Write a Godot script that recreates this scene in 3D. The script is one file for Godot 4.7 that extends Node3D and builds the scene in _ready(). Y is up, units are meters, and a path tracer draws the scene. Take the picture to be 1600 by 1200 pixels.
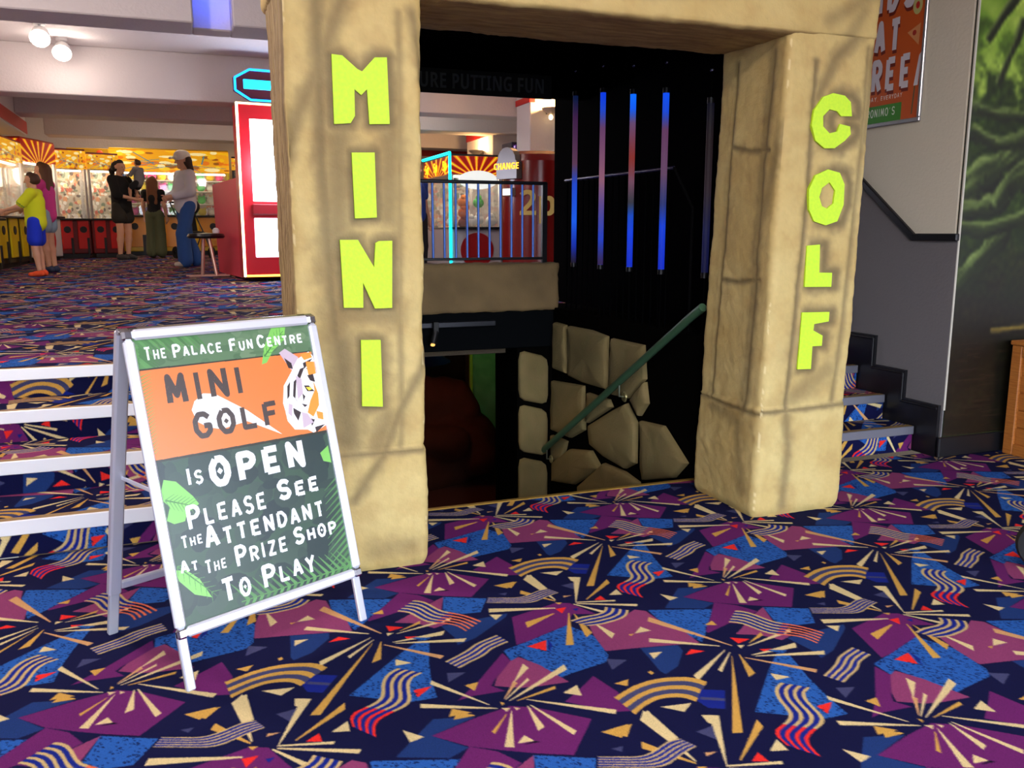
extends Node3D
# A seaside arcade: a plaster "stone" gateway to the mini golf stairs, an A-board beside it,
# carpeted steps up to the machines, and daylight from the open front behind the camera.

const RISE := 0.161          # one step of the arcade stairs
const GO := 0.445
const STAIR_Z := -4.135      # first riser
const TOP_Z := -5.47         # edge of the arcade floor
const SLOPE := 0.0255        # the arcade floor climbs gently towards the back
const GATE_Z := -3.42        # front plane of the gateway

var rng := RandomNumberGenerator.new()
var noise := FastNoiseLite.new()
var fine := FastNoiseLite.new()
var mats := {}
var taken := {}
var carpet: StandardMaterial3D
var carpet_m := Transform2D(Vector2(1.109, 0.5168), Vector2(0.060, -1.083), Vector2.ZERO).affine_inverse()

func _ready() -> void:
	rng.seed = 11
	noise.seed = 3; noise.noise_type = FastNoiseLite.TYPE_SIMPLEX; noise.frequency = 1.0; noise.fractal_octaves = 3
	fine.seed = 9; fine.noise_type = FastNoiseLite.TYPE_SIMPLEX; fine.frequency = 1.0; fine.fractal_octaves = 2
	# ---- camera
	var cam := Camera3D.new()
	cam.name = "camera"
	add_child(cam)
	cam.position = Vector3(0, 1.4, 0)
	cam.rotation_degrees = Vector3(-9.957, -20.7, 0)
	cam.fov = rad_to_deg(2.0 * atan(600.0 / 1350.0))
	cam.near = 0.05
	# ---- overcast daylight, which comes in through the open shop front behind the camera
	var env := Environment.new()
	env.background_mode = Environment.BG_SKY
	var sky := Sky.new()
	var sm := ProceduralSkyMaterial.new()
	sm.sky_top_color = Color(0.80, 0.88, 1.0)
	sm.sky_horizon_color = Color(0.95, 0.97, 1.0)
	sm.ground_horizon_color = Color(0.62, 0.62, 0.62)
	sm.ground_bottom_color = Color(0.45, 0.45, 0.45)
	sm.sky_energy_multiplier = 2.5
	sm.ground_energy_multiplier = 1.4
	sky.sky_material = sm
	env.sky = sky
	env.tonemap_mode = Environment.TONE_MAPPER_LINEAR
	env.tonemap_exposure = 1.0
	env.sdfgi_enabled = true
	env.ssao_enabled = true
	env.ssil_enabled = true
	var we := WorldEnvironment.new()
	we.name = "world"
	we.environment = env
	add_child(we)
	# ---- what the scene is made of
	carpet = make_carpet()
	shell()
	stairs()
	stairwell()
	gateway()
	a_board()
	right_side()
	arcade_left()
	arcade_behind_gate()
	lower_room()
	people()
const CARPET := [
	[4,421,277,526,296,401,192,477,145,423,93,301,86],
	[4,98,760,216,791,212,749,154,644,99,589,91,607,96,685],
	[4,706,952,789,998,776,966,645,794,579,734,582,789,560,872,586,889],
	[1,966,1100,794,966,749,750,792,782,940,908,990,1008,1065,1015,1012,1104],
	[3,701,707,792,782,945,916,997,837,989,702,966,653,849,573,807,542,786,593,736,673,704,637],
	[3,240,1064,452,1091,394,995,328,874,295,820,280,862,270,906,240,990],
	[2,199,1065,230,1055,240,974,279,892,286,812,105,764,-9,729,-3,837,9,914,146,1006],
	[1,479,150,539,133,580,86,486,-28,447,-24,344,-110,345,-91,405,12],
	[2,617,1123,587,1004,576,888,536,855,491,888,423,889,482,963,583,1086],
	[3,617,123,755,122,707,-1,640,-23,591,1],
	[1,401,192,533,297,629,364,692,360,810,312,709,131,624,132,554,139,479,150],
	[1,694,691,703,638,631,518,610,475,639,448,549,412,502,380,587,508],
	[2,732,667,775,618,823,517,742,486,681,469,618,475,636,525,703,638],
	[1,899,560,930,468,923,363,881,355,774,399,842,484],
	[3,473,760,503,755,474,611,459,498,454,395,382,363,229,385,306,507,391,641],
	[9,509,543,562,553,501,485],
	[9,974,675,1030,674,964,603],
	[9,37,268,106,313,70,232],
	[9,804,168,837,184,824,156],
	[5,579,367,577,363,450,470,458,493],
	[5,594,350,593,345,400,332,405,356],
	[6,608,321,609,319,554,215,549,225],
	[5,624,337,626,337,582,154,560,154],
	[5,671,367,674,369,683,261,661,239],
	[5,680,372,683,376,753,248,739,226],
	[5,679,402,681,406,889,367,878,343],
	[6,652,391,653,395,777,490,774,472],
	[5,634,390,634,394,844,628,842,595],
	[5,626,395,625,398,719,533,720,519],
	[12,625,401,624,403,677,512,683,497],
	[5,673,497,673,499,732,622,740,596],
	[12,372,804,369,798,200,968,219,1006],
	[5,335,797,333,792,141,806,153,835],
	[5,335,769,335,765,169,555,170,587],
	[5,342,755,343,752,257,615,252,628],
	[6,334,725,336,726,147,274,120,268],
	[6,360,740,363,743,344,617,314,589],
	[12,365,716,368,721,525,657,511,635],
	[5,393,735,396,741,565,840,549,803],
	[5,398,729,401,734,617,788,602,760],
	[5,414,799,416,804,606,949,595,921],
	[6,428,822,429,826,505,912,500,888],
	[5,954,59,952,52,732,-2,740,32],
	[6,935,1011,934,1005,818,883,823,927],
	[6,980,1016,983,1016,916,766,891,761],
	[6,994,1007,998,1011,1000,861,970,825],
	[5,31,937,34,942,65,861,42,823],
	[5,20,93,23,100,146,10,134,-16],
	[5,31,98,34,105,227,115,220,95],
	[5,35,110,38,117,170,147,166,133],
	[6,77,138,77,144,214,345,211,309],
	[5,35,110,33,110,106,359,131,358],
	[6,973,122,971,115,876,176,888,209],
	[5,977,130,973,124,926,316,955,370],
	[5,88,356,117,359,100,307,86,316],
	[5,982,235,963,213,942,341,965,371],
	[8,761,128,777,129,792,130,807,131,823,132,838,134,854,137,871,144,890,157,910,174,930,194,950,211,969,223,986,230,1007,199,983,181,959,160,936,137,912,116,891,101,872,94,853,92,835,90,818,89,800,88,782,86,764,85,746,84],
	[13,762,130,777,131,793,132,808,134,823,135,838,136,854,139,871,147,890,160,909,177,929,196,949,214,968,225,985,231,987,228,969,221,950,209,930,191,910,171,890,154,871,142,854,134,838,131,823,130,807,129,792,128,776,127,761,126],
	[13,758,119,774,120,790,121,806,122,822,124,838,125,854,128,871,134,890,146,910,162,931,182,952,201,972,215,990,224,992,221,973,210,953,196,931,176,910,156,890,140,871,129,854,123,837,121,821,119,805,118,789,117,773,116,757,115],
	[13,754,108,771,109,787,110,804,112,820,113,837,114,854,116,871,121,890,132,911,148,932,168,954,188,975,204,996,216,998,213,977,200,955,183,933,162,911,142,890,126,871,116,854,112,837,110,820,108,803,107,786,106,770,105,753,104],
	[13,750,97,768,98,785,99,802,101,819,102,836,103,854,105,871,109,891,118,912,133,934,154,957,175,979,194,1001,208,1003,205,980,190,957,170,934,148,912,128,891,112,872,104,854,101,836,99,819,98,801,96,784,95,766,94,749,93],
	[13,747,86,764,87,782,89,800,90,818,91,836,93,853,94,872,97,891,104,912,119,935,140,959,163,982,183,1006,201,1008,198,984,179,960,158,936,135,913,113,891,99,872,92,853,90,835,88,817,87,799,86,781,84,763,83,745,82],
	[8,511,1079,530,1076,546,1067,557,1049,567,1029,576,1009,589,994,604,986,622,980,563,899,544,901,528,907,515,921,505,939,496,959,484,976,469,985,450,988],
	[13,514,85,534,82,549,72,561,54,570,34,580,14,592,-1,608,-9,625,-16,618,-25,601,-19,585,-10,573,4,563,24,554,44,542,61,527,71,507,74],
	[13,498,61,518,58,534,49,545,31,554,11,564,-8,576,-23,592,-31,610,-36,603,-45,586,-40,570,-33,557,-18,548,1,538,21,527,38,511,48,492,51],
	[13,483,1038,503,1035,518,1026,530,1009,539,988,549,969,561,955,577,948,595,943,589,934,571,938,554,946,542,959,532,978,523,999,511,1016,496,1025,476,1028],
	[13,468,1015,487,1013,503,1003,514,986,524,966,533,947,546,933,562,926,581,923,574,914,556,917,539,924,527,938,517,956,508,976,496,993,481,1003,461,1006],
	[13,453,993,472,990,488,981,499,964,508,944,518,925,531,912,547,906,566,903,560,895,541,897,524,903,512,916,502,934,492,954,481,971,466,980,446,983],
	[10,608,991,625,984,641,976,655,966,668,953,680,939,691,925,685,916,673,931,662,945,649,958,635,968,618,975,601,981],
	[10,592,969,610,964,627,957,641,948,654,935,666,920,676,905,669,896,659,912,648,927,636,940,620,949,603,955,586,960],
	[10,577,948,595,943,612,938,628,930,641,918,652,902,661,885,654,876,646,894,635,910,622,922,606,930,589,934,571,938],
	[10,562,926,581,923,599,919,615,912,628,901,638,884,646,865,639,857,632,876,622,893,609,904,592,911,574,914,556,917],
	[10,547,906,566,903,585,900,601,894,615,883,624,867,631,846,625,838,618,859,609,876,596,887,579,892,560,895,541,897],
	[8,713,817,698,804,682,790,667,777,652,764,637,748,623,730,609,711,594,692,579,675,565,659,550,644,535,629,521,614,547,580,562,595,576,610,590,624,605,639,619,652,633,667,646,684,659,702,672,719,686,734,701,748,716,761,731,774],
	[13,712,821,696,807,681,794,666,780,651,767,636,752,621,734,607,714,592,695,577,678,563,662,548,647,533,631,519,617,523,611,537,626,552,641,567,657,581,672,596,689,611,707,625,727,639,745,654,760,669,774,684,787,699,801,714,814],
	[13,718,806,702,793,687,779,672,766,657,752,643,736,629,718,615,699,601,681,586,665,571,650,557,635,542,620,528,605,532,600,546,615,561,630,575,645,590,660,604,676,619,693,633,711,646,729,660,745,675,759,690,773,705,786,720,800],
	[13,724,792,708,778,693,765,678,752,664,737,650,721,637,703,623,685,609,668,595,653,580,639,565,624,551,609,537,594,541,589,555,604,569,619,584,633,598,648,613,663,627,678,640,696,653,714,667,731,681,745,696,759,711,772,726,785],
	[13,729,777,714,764,699,751,685,737,670,723,657,706,645,688,631,671,617,655,603,641,588,627,574,612,560,597,545,583,549,578,564,592,578,607,592,622,607,636,621,650,635,664,648,681,660,699,673,716,687,731,702,744,717,758,732,771],
	[8,386,561,370,546,355,528,343,506,334,484,329,464,325,445,322,427,320,410,316,392,308,374,297,356,283,340,268,325,329,308,345,322,360,338,372,356,380,375,383,392,385,409,386,426,388,444,392,463,398,484,408,505,423,524,440,539],
	[13,382,563,366,548,351,529,339,508,330,486,324,465,320,447,318,429,315,412,311,394,304,375,293,357,279,341,264,326,273,324,288,338,302,354,313,372,321,391,325,409,327,426,330,444,333,462,339,483,347,504,359,526,374,544,390,559],
	[13,400,555,384,540,369,522,357,500,349,479,344,459,341,440,339,423,336,406,333,388,325,369,314,351,299,335,284,320,293,318,309,333,323,349,335,366,342,385,346,403,348,420,350,437,353,456,358,476,366,497,377,518,392,537,408,552],
	[13,418,548,402,533,387,514,376,493,368,472,364,452,361,434,359,416,358,400,354,382,346,363,335,345,320,329,304,315,313,312,329,327,344,343,356,361,364,379,367,397,369,414,370,431,373,449,377,469,384,490,395,511,410,529,426,545],
	[13,436,541,419,525,405,507,394,486,387,465,384,445,382,427,380,410,379,394,375,376,368,358,355,340,340,324,324,309,333,307,349,321,365,337,377,355,385,374,388,391,389,408,391,425,393,443,396,462,402,482,412,504,427,522,444,538],
	[8,268,325,260,317,252,309,244,301,236,292,230,282,225,272,223,263,222,254,221,247,221,239,221,232,222,225,222,218,266,177,266,186,267,194,267,203,268,212,270,222,272,233,276,244,282,256,290,268,299,279,309,289,319,298,329,308],
	[7,264,326,256,318,248,311,240,303,232,294,226,284,221,274,219,265,218,257,218,249,218,242,218,235,218,228,219,221,225,215,225,222,225,229,225,236,225,244,225,252,227,261,229,270,234,280,240,290,248,299,256,308,265,316,273,324],
	[7,284,320,275,312,267,304,258,295,250,286,243,275,239,265,236,255,234,246,234,238,233,230,233,222,233,215,233,207,240,201,240,209,240,217,240,224,241,232,242,241,243,250,246,261,251,271,258,282,267,292,275,301,284,309,293,318],
	[7,304,315,295,306,286,297,277,288,268,278,261,267,256,256,252,245,250,235,249,226,249,218,248,210,248,202,248,194,255,188,255,196,255,204,256,212,256,221,258,230,260,240,263,251,269,263,276,274,285,285,294,294,304,303,313,312],
	[7,324,309,314,300,304,290,295,280,286,270,278,258,273,246,269,235,266,224,265,215,264,206,263,197,263,189,263,180,269,174,270,183,270,192,271,201,272,210,273,220,276,231,280,242,286,254,294,266,303,277,313,287,323,297,333,307],
	[9,-90,427,-66,451,-41,475,-17,497,8,515,31,531,54,543,76,551,98,557,118,560,137,562,155,559,169,550,180,537,115,440,107,450,98,458,86,461,73,462,59,460,44,455,28,448,12,438,-6,425,-23,410,-41,393,-59,373,-76,353],
	[6,-92,436,-66,461,-41,485,-16,508,9,526,34,542,58,554,80,563,102,569,124,573,144,575,162,572,176,563,189,549,172,525,161,538,148,546,131,550,112,548,93,545,72,539,51,531,29,519,6,504,-17,486,-41,465,-65,442,-88,418],
	[6,-85,398,-63,421,-41,443,-19,463,3,480,24,495,44,506,64,514,83,519,101,522,118,523,133,520,145,511,155,499,139,476,130,487,119,495,105,499,90,498,73,496,56,491,38,483,19,473,-1,459,-21,442,-41,424,-61,402,-81,381],
	[6,-78,362,-59,382,-41,402,-23,420,-4,436,14,449,31,459,48,466,64,471,78,473,92,473,104,469,114,462,122,451,107,429,100,438,91,446,80,450,68,450,55,448,40,444,25,437,9,428,-7,415,-24,400,-41,383,-58,364,-74,344],
	[8,152,502,212,502,163,395,123,397,112,434],
	[9,130,458,190,455,184,440,123,442],
	[8,118,1079,109,1056,98,1039,86,1027,74,1016,62,1008,50,1002,39,997,28,992,16,986,4,978,-8,969,-20,959,-32,950,2,917,14,921,26,925,38,929,51,935,64,942,78,951,92,960,106,969,120,980,135,994,150,1011,164,1032,175,1058],
	[13,114,80,105,58,95,41,83,29,71,19,59,11,47,5,36,0,25,-5,14,-10,2,-18,-10,-28,-22,-38,-35,-48,-30,-53,-18,-43,-5,-34,7,-25,19,-18,30,-12,42,-6,53,-1,65,5,77,14,90,24,102,37,113,55,122,77],
	[13,133,1073,123,1050,112,1032,99,1018,86,1007,74,998,61,991,49,984,37,979,26,972,13,965,1,957,-11,949,-23,941,-19,936,-6,944,6,951,18,958,30,965,42,972,55,978,67,985,80,992,93,1002,106,1013,119,1028,131,1047,141,1070],
	[13,152,1066,142,1042,130,1022,116,1007,102,995,88,985,75,977,62,969,50,962,37,955,25,949,13,943,0,936,-12,930,-7,926,5,931,17,937,29,942,42,948,55,955,68,963,81,971,94,979,108,990,122,1003,137,1018,149,1038,160,1064],
	[13,171,1060,160,1034,147,1013,132,996,117,983,103,972,89,963,75,954,62,945,49,938,36,933,24,928,11,924,-1,919,4,915,16,918,28,922,41,926,53,931,67,939,81,948,95,957,109,967,123,978,139,992,154,1009,167,1031,179,1057],
	[6,810,247,890,294,848,222],
	[5,729,981,770,985,738,937],
	[7,777,742,846,794,823,714],
	[8,854,810,853,759,827,701],
	[5,165,189,211,249,211,198],
	[7,101,139,136,182,140,142],
	[7,950,47,990,67,960,10],
	[8,4,52,26,62,11,35],
	[6,965,104,990,107,975,88],
	[6,938,517,986,548,968,505],
	[5,785,450,837,501,829,437],
	[6,479,336,524,320,462,291],
	[5,337,214,383,186,345,156],
	[6,363,953,401,992,400,956],
	[7,207,721,241,765,275,754],
	[5,109,726,151,740,107,686],
	[6,55,597,68,608,70,593,58,582],
	[5,384,620,427,600,377,577],
	[5,124,867,162,923,182,894],
	[3,136,864,180,891,138,864],
	[6,102,857,123,867,107,847],
	[11,609,170,652,187,638,190],
	[5,595,173,622,216,638,190],
	[5,4,392,93,421,54,370],
	[6,819,246,899,295,863,228],
	[12,11,168,44,178,10,152],
	[7,401,432,453,459,404,390],
	[6,540,471,582,496,559,441],
	[6,470,277,489,320,531,305],
	[7,393,861,446,855,396,818],
	[5,387,806,408,808,386,782],
	[6,608,384,619,379,609,362],
	[5,604,351,627,353,611,331],
	[5,636,359,651,353,638,341],
	[3,437,779,512,782,492,760],
	[7,436,782,478,790,441,766],
]
const GATE_LETTERS := [
	[568,2056,608,2054,663,2009,681,2001,731,2055,778,2058,783,1813,704,1809,698,1937,675,1914,650,1935,649,1837,632,1810,569,1804],
	[632,1701,721,1704,723,1457,637,1453],
	[576,1371,646,1371,707,1264,715,1358,730,1366,782,1367,775,1102,706,1101,661,1205,659,1106,583,1108],
	[646,977,725,974,727,701,643,709],
	[2963,2033,2895,2041,2837,2021,2791,1961,2781,1892,2808,1823,2863,1790,2922,1792,2980,1829,3012,1860,3005,1895,2944,1904,2931,1869,2887,1859,2848,1889,2844,1935,2879,1967,2924,1961,2948,1939,3012,1942,3000,2006],
	[2892,1694,2820,1665,2787,1600,2794,1505,2828,1451,2898,1433,2965,1452,2997,1531,2994,1627,2962,1680],
	[2905,1635,2862,1607,2850,1565,2868,1523,2899,1512,2935,1536,2941,1596],
	[2795,1337,2871,1342,2877,1208,2954,1206,2954,1138,2795,1141],
	[2789,1018,2953,1015,2952,969,2865,959,2862,928,2920,900,2919,850,2862,850,2861,738,2781,740],
]
const CRACKS := [
	[0,0,26,40,60,529,2289,529,2110,528,1905,525,1671,537,1359,542,1136,559,907,577,698],
	[0,0,10,50,45,818,2224,818,1800,811,1507,804,1103,805,681,796,520],
	[0,0,26,25,55,617,2252,525,1996,448,1832,400,1691],
	[0,0,18,10,55,868,2228,891,2113,911,1997],
	[0,0,10,70,60,418,511,584,507,729,504,902,502],
	[0,0,18,30,55,920,902,800,682,728,499,604,321],
	[0,0,60,0,62,573,957,586,565],
	[0,0,40,0,40,691,88,828,98],
	[0,0,50,0,50,557,1210,561,958],
	[0,0,40,0,50,746,659,703,528],
	[0,0,50,0,55,588,1744,579,1480,545,1235],
	[0,0,40,0,50,782,1775,766,1457],
	[0,0,45,0,50,540,1086,782,1072],
	[1,0,12,60,65,2731,2176,2731,1878,2744,1587,2736,1439,2726,1045,2710,543],
	[1,0,22,20,50,2710,543,2746,345,2735,49],
	[1,0,12,40,50,3046,2254,3047,1802,3033,1286,3015,781,2994,538],
	[1,0,26,10,55,3019,2351,2846,2197,2757,2022],
	[1,0,16,10,50,3074,2242,3065,2038,3064,1832],
	[1,0,9,70,65,2516,538,2628,533,2857,538,3114,546],
	[1,0,45,0,40,2961,719,2848,662,2756,603],
	[1,0,50,0,30,2753,920,2743,795],
	[1,1,12,60,55,-3815,2221,-3829,1280,-3846,538],
	[1,1,24,45,60,-3532,2229,-3545,1739,-3544,1287,-3546,526],
	[1,1,10,60,65,-3807,1821,-3660,1790,-3510,1783],
	[1,1,10,60,65,-3831,1158,-3691,1153,-3510,1174],
	[1,1,9,70,60,-3981,542,-3699,524,-3432,523],
	[1,1,30,0,45,-3422,1873,-3494,1588,-3554,1409],
	[1,1,30,0,40,-3534,1164,-3546,656],
	[1,1,30,0,40,-3814,509,-3583,453,-3532,132],
]
const WALL_STONES := [
	[-6161,710,-5954,706,-5925,341,-6178,345],
	[-5902,706,-5510,714,-5262,698,-5260,332,-5642,319,-5892,332],
	[-5196,693,-4762,698,-4728,490,-4941,327,-5166,311,-5208,365],
	[-6211,241,-5627,295,-5601,-28,-5847,-143,-6203,-158],
	[-5551,256,-5217,265,-5176,224,-5544,36],
	[-4905,322,-4727,468,-4691,339,-4783,241],
	[-5526,-38,-5528,20,-5136,213,-4964,288,-4827,186,-4825,-84,-4967,-157,-5281,-149,-5509,-113],
	[-4781,207,-4487,234,-4217,70,-4347,-50,-4727,-170],
	[-5844,-232,-5478,-158,-5318,-248,-5772,-491,-6194,-579,-6197,-433],
	[-6202,-201,-5911,-186,-5974,-334,-6198,-411],
	[-5279,-200,-4966,-181,-4772,-200,-4767,-294,-5707,-569,-5709,-494],
]
const SIGN_WORDS := [
	["THE",47,33,159,72],
	["PALACE",189,41,457,73],
	["FUN",496,36,635,73],
	["CENTRE",661,40,946,66],
	["MINI",118,153,541,220],
	["GOLF",226,323,717,356],
	["IS",143,472,238,525],
	["OPEN",265,465,827,544],
	["PLEASE",106,608,547,664],
	["SEE",619,605,880,653],
	["THE",58,699,170,728],
	["ATTENDANT",177,701,884,749],
	["AT",31,780,124,814],
	["THE",154,811,270,838],
	["PRIZE",318,792,624,841],
	["SHOP",666,798,941,831],
	["TO",215,892,375,952],
	["PLAY",444,886,770,952],
]
const SIGN_SHAPES := [
	[1,11,104,979,109,986,118,12,112],
	[0,13,110,987,113,1003,435,-5,422],
	[1,-5,420,1004,432,1004,441,-5,428],
	[3,667,139,698,74,760,5,850,5,827,55,745,94,698,135],
	[2,234,269,256,240,308,216,369,223,534,302,714,415,523,342,373,354,306,340,252,313],
	[2,838,181,877,139,969,111,992,130,1022,405,959,421,908,432,874,416,794,406,759,368,756,327,751,298,774,232],
	[8,782,103,822,89,898,129,839,176,819,151],
	[5,965,227,983,282,975,328,925,370,893,349,924,305,963,268],
	[5,910,118,977,114,986,136,932,143],
	[6,840,222,861,212,831,290,853,309,820,277],
	[6,808,322,852,344,825,375,806,344],
	[6,808,125,847,148,850,171,824,166],
	[6,919,154,990,139,922,177],
	[6,895,175,924,171,884,214,869,201],
	[6,900,242,932,245,962,271,916,267],
	[7,911,250,935,251,951,261,926,265],
	[6,866,311,901,320,881,327],
	[6,923,411,992,407,926,434],
	[6,932,175,979,179,948,185],
	[5,939,149,995,154,992,201,942,208],
	[6,933,204,972,202,977,235,946,226],
	[6,796,235,818,220,798,275,782,285],
	[8,786,302,807,310,790,354,771,340],
	[6,882,272,897,285,880,303],
	[6,896,372,931,382,906,405],
	[5,950,349,991,360,987,389,951,379],
	[8,857,344,892,354,919,392,849,407],
	[8,860,200,893,215,886,272,848,292],
	[3,-4,550,30,490,89,505,160,567,184,599,114,621,99,646,44,647,10,630,37,585],
	[3,4,800,63,813,117,853,163,929,80,901,16,841],
	[3,925,516,984,493,986,563,937,550],
]
const SIGN_FRONDS := [
	[1061,600,986,999,15,150],
	[996,981,311,978,17,110],
	[24,25,5,203,16,110],
	[10,0,334,0,18,90],
]
const MURAL_ROOTS := [
	[34,-32,538,7,517,97,486,191,464,285,438,483,406],
	[22,-35,553,80,548,177,537,233,496,330,477],
	[20,-33,702,15,688,90,657,165,620,231,592],
	[10,-30,358,133,369,266,371,459,327],
	[12,12,404,148,425,311,410],
	[8,50,235,118,186,202,137],
	[7,119,313,194,229,217,194],
	[14,-9,583,123,589,320,564],
]

# ------------------------------------------------------------------ helpers
func numbered(called: String) -> String:
	var n: int = taken.get(called, 0)
	taken[called] = n + 1
	return called if n == 0 else "%s_%03d" % [called, n]

func tag(o: Node, label: String, category: String, group := "") -> Node:
	o.set_meta("label", label)
	o.set_meta("category", category)
	if group != "":
		o.set_meta("group", group)
	return o

func thing(called: String, label: String, category: String, at := Vector3.ZERO, turn := 0.0, group := "") -> Node3D:
	var o := Node3D.new()
	o.name = numbered(called)
	add_child(o)
	o.position = at
	o.rotation.y = turn
	tag(o, label, category, group)
	return o

func obj(called: String, st: SurfaceTool, m: Material, parent: Node = self) -> MeshInstance3D:
	var o := MeshInstance3D.new()
	o.name = numbered(called) if parent == self else called
	o.mesh = st.commit()
	o.material_override = m
	parent.add_child(o, true)
	return o

func share(called: String, mesh: Mesh, m: Material, parent: Node) -> MeshInstance3D:
	var o := MeshInstance3D.new()
	o.name = numbered(called) if parent == self else called
	o.mesh = mesh
	o.material_override = m
	parent.add_child(o, true)
	return o

func struct(called: String, st: SurfaceTool, m: Material, label: String, parent: Node = self) -> MeshInstance3D:
	var o := obj(called, st, m, parent)
	if parent == self:
		o.set_meta("kind", "structure")
		o.set_meta("label", label)
	return o

func begin() -> SurfaceTool:
	var st := SurfaceTool.new()
	st.begin(Mesh.PRIMITIVE_TRIANGLES)
	return st

func mat(c: Color, rough := 0.8, metal := 0.0, bump := 0.0, bump_scale := 1.0) -> StandardMaterial3D:
	var key := "%s %s %s %s %s" % [c, rough, metal, bump, bump_scale]
	if mats.has(key):
		return mats[key]
	var m := StandardMaterial3D.new()
	m.albedo_color = c
	m.roughness = rough
	m.metallic = metal
	if bump > 0.0:
		m.uv1_triplanar = true
		m.uv1_world_triplanar = true
		m.uv1_scale = Vector3.ONE * bump_scale
		m.normal_enabled = true
		m.normal_scale = bump
		m.normal_texture = bump_tex()
	mats[key] = m
	return m

# matt black paint that swallows light
func soot(c: Color) -> StandardMaterial3D:
	var m := mat(c, 0.95)
	m.metallic_specular = 0.08
	return m

func glow(c: Color, energy: float, rough := 0.4) -> StandardMaterial3D:
	var key := "glow %s %s" % [c, energy]
	if mats.has(key):
		return mats[key]
	var m := StandardMaterial3D.new()
	m.albedo_color = c
	m.roughness = rough
	m.emission_enabled = true
	m.emission = c
	m.emission_energy_multiplier = energy
	mats[key] = m
	return m

func picture(img: Image, rough := 0.5, emit := 0.0) -> StandardMaterial3D:
	var t := ImageTexture.create_from_image(img)
	var m := StandardMaterial3D.new()
	m.albedo_texture = t
	m.roughness = rough
	if emit > 0.0:
		m.emission_enabled = true
		m.emission_texture = t
		m.emission = Color.BLACK
		m.emission_operator = BaseMaterial3D.EMISSION_OP_ADD
		m.emission_energy_multiplier = emit
	return m

func glass() -> StandardMaterial3D:
	if mats.has("glass"):
		return mats["glass"]
	var m := StandardMaterial3D.new()
	m.albedo_color = Color(0.85, 0.9, 0.9, 0.10)
	m.transparency = BaseMaterial3D.TRANSPARENCY_ALPHA
	m.roughness = 0.03
	mats["glass"] = m
	return m

func bump_tex() -> NoiseTexture2D:
	if mats.has("bumps"):
		return mats["bumps"]
	var t := NoiseTexture2D.new()
	var n := FastNoiseLite.new()
	n.seed = 5
	n.frequency = 0.03
	n.fractal_octaves = 5
	t.noise = n
	t.width = 512
	t.height = 512
	t.seamless = true
	t.as_normal_map = true
	t.bump_strength = 6.0
	mats["bumps"] = t
	return t

func tri(st: SurfaceTool, a: Vector3, b: Vector3, c: Vector3, n: Vector3) -> void:
	st.set_normal(n)
	if (c - a).cross(b - a).dot(n) < 0.0:
		st.add_vertex(a); st.add_vertex(c); st.add_vertex(b)
	else:
		st.add_vertex(a); st.add_vertex(b); st.add_vertex(c)

func quad(st: SurfaceTool, a: Vector3, b: Vector3, c: Vector3, d: Vector3, n: Vector3) -> void:
	tri(st, a, b, c, n)
	tri(st, a, c, d, n)

# a quad with picture coordinates: a top left, b top right, c bottom right, d bottom left
func picture_quad(st: SurfaceTool, a: Vector3, b: Vector3, c: Vector3, d: Vector3, n: Vector3, r := Rect2(0, 0, 1, 1)) -> void:
	var p := [a, b, c, d]
	var u := [r.position, Vector2(r.end.x, r.position.y), r.end, Vector2(r.position.x, r.end.y)]
	var flip := (c - a).cross(b - a).dot(n) < 0.0
	for t in [[0, 1, 2], [0, 2, 3]]:
		var o: Array = [t[0], t[2], t[1]] if flip else t
		for i in o:
			st.set_normal(n)
			st.set_uv(u[i])
			st.add_vertex(p[i])

# a box with chamfered edges
func add_box(st: SurfaceTool, at: Vector3, size: Vector3, b := Basis.IDENTITY, bevel := 0.004) -> void:
	var h := size * 0.5
	bevel = min(bevel, min(h.x, min(h.y, h.z)) * 0.6)
	var q := h - Vector3.ONE * bevel
	for ax in 3:
		var u := (ax + 1) % 3
		var v := (ax + 2) % 3
		for s in [-1.0, 1.0]:
			var n := Vector3.ZERO; n[ax] = s
			var p := []
			for k in [[-1, -1], [1, -1], [1, 1], [-1, 1]]:
				var w := Vector3.ZERO
				w[ax] = s * h[ax]; w[u] = k[0] * q[u]; w[v] = k[1] * q[v]
				p.append(at + b * w)
			quad(st, p[0], p[1], p[2], p[3], b * n)
		for su in [-1.0, 1.0]:
			for sv in [-1.0, 1.0]:
				var n2 := Vector3.ZERO; n2[u] = su; n2[v] = sv
				var a1 := Vector3.ZERO; a1[ax] = -q[ax]; a1[u] = su * h[u]; a1[v] = sv * q[v]
				var a2 := a1; a2[ax] = q[ax]
				var b1 := Vector3.ZERO; b1[ax] = -q[ax]; b1[u] = su * q[u]; b1[v] = sv * h[v]
				var b2 := b1; b2[ax] = q[ax]
				quad(st, at + b * a1, at + b * a2, at + b * b2, at + b * b1, b * n2.normalized())
	for sx in [-1.0, 1.0]:
		for sy in [-1.0, 1.0]:
			for sz in [-1.0, 1.0]:
				tri(st, at + b * Vector3(sx * h.x, sy * q.y, sz * q.z), at + b * Vector3(sx * q.x, sy * h.y, sz * q.z), at + b * Vector3(sx * q.x, sy * q.y, sz * h.z), b * Vector3(sx, sy, sz).normalized())

func box(mn: Vector3, mx: Vector3, bevel := 0.004) -> SurfaceTool:
	var st := begin()
	add_box(st, (mn + mx) * 0.5, mx - mn, Basis.IDENTITY, bevel)
	return st

func cbox(at: Vector3, size: Vector3, b := Basis.IDENTITY, bevel := 0.004) -> SurfaceTool:
	var st := begin()
	add_box(st, at, size, b, bevel)
	return st

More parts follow.
